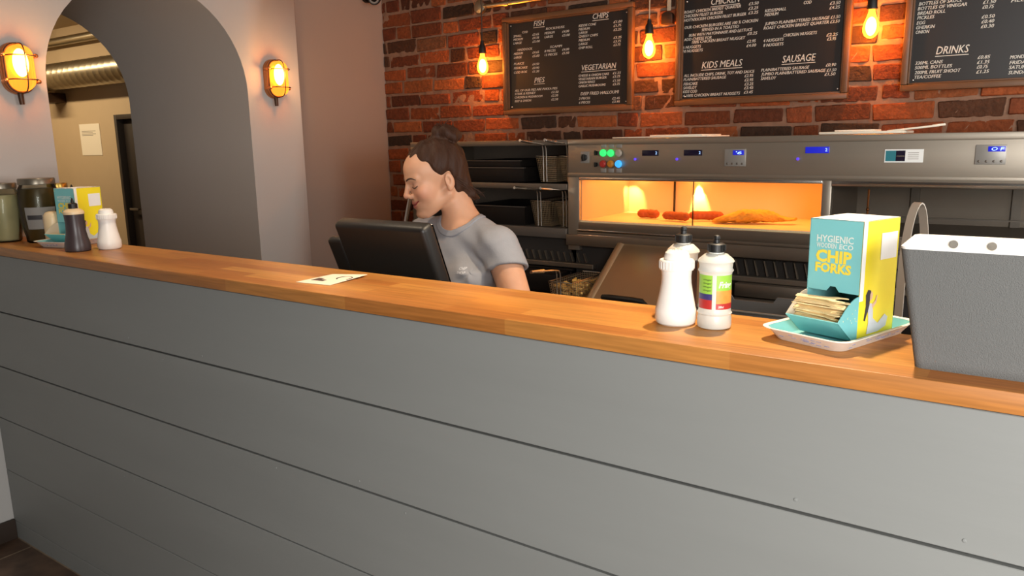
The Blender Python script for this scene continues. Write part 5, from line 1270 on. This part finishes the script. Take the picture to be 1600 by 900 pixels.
# hair: swept back into a bun on top
def hair_sdf(p):
    q = to_head(p)
    wv = .0016*np.sin(q[:, 0]*170+q[:, 2]*90)+.0012*np.sin(q[:, 1]*230+q[:, 2]*60)
    d = _ell(q, (.002, 0, .054), (.098, .081, .090))
    d = _smin(d, _ell(q, (-.036, 0, -.012), (.045, .058, .060)), .03)
    u, f = q[:, 2], q[:, 0]
    sm = np.clip((f-.022)/.032, 0, 1); A = -(u-.033-.050*sm*sm*(3-2*sm)-.36*np.maximum(0, f-.052))*.7
    B = np.maximum((f+.020+.12*np.minimum(0, u))*1.0, -(u+.074))
    d = _smax(d, _smin(A, B, .008), .013)
    c = from_head((0, 0, 0))
    b = q-np.array((-.058, 0, .138), np.float32)
    ax = np.array((-.35, 0, .94), np.float32); h = b@ax; rr = np.sqrt(np.maximum((b*b).sum(1)-h*h, 0))
    ang = np.arctan2(b[:, 1], b[:, 0])
    t = np.sqrt((rr-.024)**2+(h-.005*np.sin(2*ang))**2)-(.0225+.003*np.sin(5*ang+60*h))
    t = _smin(t, _ell(b, (-.004, 0, .012), (.022, .024, .018)), .012)
    t = _smin(t, _cap(q, (-.034, 0, .112), (-.048, 0, .138), .033, .022), .014)
    d = _smin(d, t, .010)
    d = _smin(d, _chain(q, [(-.056, .015, -.030), (-.068, .02, -.060), (-.094, .022, -.084)], [.030, .022, .006]), .02)
    return d + wv
V2, F2 = sdf_mesh(hair_sdf, axis((-1.72, -1.40, .0028)), axis((.60, .96, .0028)), axis((1.20, 1.58, .0028)))
V2 = relax(V2, F2, 1, .4)
hair = link('hair', mesh_from('hair', V2, F2), ['hair'], wo, 180)
m = MB()
for k in range(26):
    if k in (14, 20): m.build('loose_strand', 'hair', hair); m = MB()                                  # loose strands at the nape, temple and round the bun
    if k < 14:
        a = np.array((-.060+R.uniform(-.01, .01), R.uniform(-.02, .045), -.045+R.uniform(-.02, .02))); b = a+np.array((-.03+R.uniform(-.03, .01), R.uniform(-.01, .02), -.035+R.uniform(-.02, .02))); c = (a+b)/2+np.array((-.010, 0, R.uniform(-.014, .01)))
    elif k < 20:
        a = np.array((-.030, .066, -.010+R.uniform(-.02, .02))); b = a+np.array((-.02+R.uniform(-.02, .0), .002, -.035+R.uniform(-.02, 0))); c = (a+b)/2+np.array((-.008, .004, 0))
    else:
        a = np.array((-.05, R.uniform(-.03, .03), .165)); b = a+np.array((R.uniform(-.04, .03), R.uniform(-.02, .02), R.uniform(.005, .02))); c = (a+b)/2+np.array((0, 0, .012))
    pts = [from_head((1-s)**2*a+2*s*(1-s)*c+s*s*b) for s in [i/8 for i in range(9)]]
    m.tube(pts, [.0011]*5+[.0009, .0007, .0006, .0004], 5)
m.build('loose_strand', 'hair', hair)
# t-shirt
nk = np.array((0, -.46, .89)); sl = LE-LS; sl = sl/np.linalg.norm(sl); sr = RE-RS; sr = sr/np.linalg.norm(sr)
def shirt_sdf(p, cut=True):
    d = torso_sdf(p)-.008
    for sh0, dr, el in ((LS, sl, LE), (RS, sr, RE)):
        e = _cap(p, sh0, sh0+dr*.085, .060, .066); pl = (p-(sh0+dr*.074))@(dr*.93+np.array((0, -.25, -.10)))
        e = _smax(e, pl.astype(np.float32), .004)
        cav = _cap(p, sh0+dr*.045, sh0+dr*.22, .050, .064)
        d = _smin(d, e, .03); d = _smax(d, -cav, .003)
    ap = LS+np.array((-.055, -.045, -.075))          # folds gathering at the armpit
    v = p-ap; r = np.sqrt((v*v).sum(1)); a = np.arctan2(v[:, 2], v[:, 0])
    d = d - .0024*np.exp(-((r-.065)/.05)**2)*np.sin(a*4+1.0+r*10) - .0022*np.exp(-((p[:, 0]+1.40)/.10)**2)*np.sin((p[:, 2]*.8+p[:, 0]*.6)*110) - .0025*np.exp(-((p[:, 2]-.98)/.07)**2)*np.sin(p[:, 2]*95+p[:, 0]*40)
    ne = _cap(p, N0+nk*.020, N0+nk*.25, .0655, .075)
    if not cut: return d, ne
    d = _smax(d, -ne, .004)
    return np.maximum(d, .80-p[:, 2])
V3, F3 = sdf_mesh(shirt_sdf, axis((-1.86, -1.18, .0034)), axis((.62, 1.02, .0034)), axis((.78, 1.30, .0034)))
V3 = relax(V3, F3, 2, .4)
shirt = link('t_shirt', mesh_from('t_shirt', V3, F3), ['tshirt'], wo, 180)
def collar_sdf(p):
    d, ne = shirt_sdf(p, False); return np.maximum(np.maximum(np.abs(d)-.0032, ne-.0165), -(ne-.0005))
V6, F6 = sdf_mesh(collar_sdf, axis((-1.64, -1.40, .0018)), axis((.66, .92, .0018)), axis((1.13, 1.31, .0018)))
link('collar', mesh_from('collar', relax(V6, F6, 1, .5), F6), ['collar_rib'], shirt, 180)
b3 = BVHTree.FromPolygons([tuple(v) for v in V3], [tuple(f) for f in F3])
m = MB()
for s, x, z, wd, cap_ in (('CHIP', -1.437, 1.086, .022, .0075), ('SHOP', -1.440, 1.074, .028, .0075)):
    TV, TF = text_mesh(s, cap_/.7, 0, .02); xs_ = [v[0] for v in TV]; k = wd/(max(xs_)-min(xs_)); VV = []
    for v in TV:
        hit = b3.ray_cast(Vector((x+(v[0]-min(xs_))*k, .45, z+v[1])), Vector((0, 1, 0))); VV.append(tuple(hit[0]-Vector((0, .0012, 0))) if hit[0] else (x, .7, z))
    m.raw(VV, TF)
m.build('chest_lettering', 'tshirt_print', shirt, smooth=0)
# trousers and shoes
def trouser_sdf(p):
    d = _smin(_ell(p, (-1.505, .870, .790), (.166, .120, .126)), legs_sdf(p, .012), .05)
    return np.maximum(np.maximum(d, p[:, 2]-.845), .075-p[:, 2])
V4, F4 = sdf_mesh(trouser_sdf, axis((-1.72, -1.29, .007)), axis((.70, 1.03, .007)), axis((.05, .87, .008)))
link('trousers', mesh_from('trousers', relax(V4, F4, 1), F4), ['trousers'], wo, 180)
for k, a in enumerate(ANK):
    def shoe_sdf(p, a=np.array(a)):
        d = _smin(_cap(p, a+np.array((0, .02, -.045)), a+np.array((0, -.15, -.056)), .040, .034), _cap(p, a+np.array((0, .01, -.02)), a+np.array((0, .015, -.04)), .040, .040), .03)
        return np.maximum(d, -p[:, 2])
    V5, F5 = sdf_mesh(shoe_sdf, axis((a[0]-.07, a[0]+.07, .006)), axis((.68, 1.0, .006)), axis((-.012, .13, .006)))
    link('shoe', mesh_from('shoe', V5, F5), ['shoe'], wo, 180)
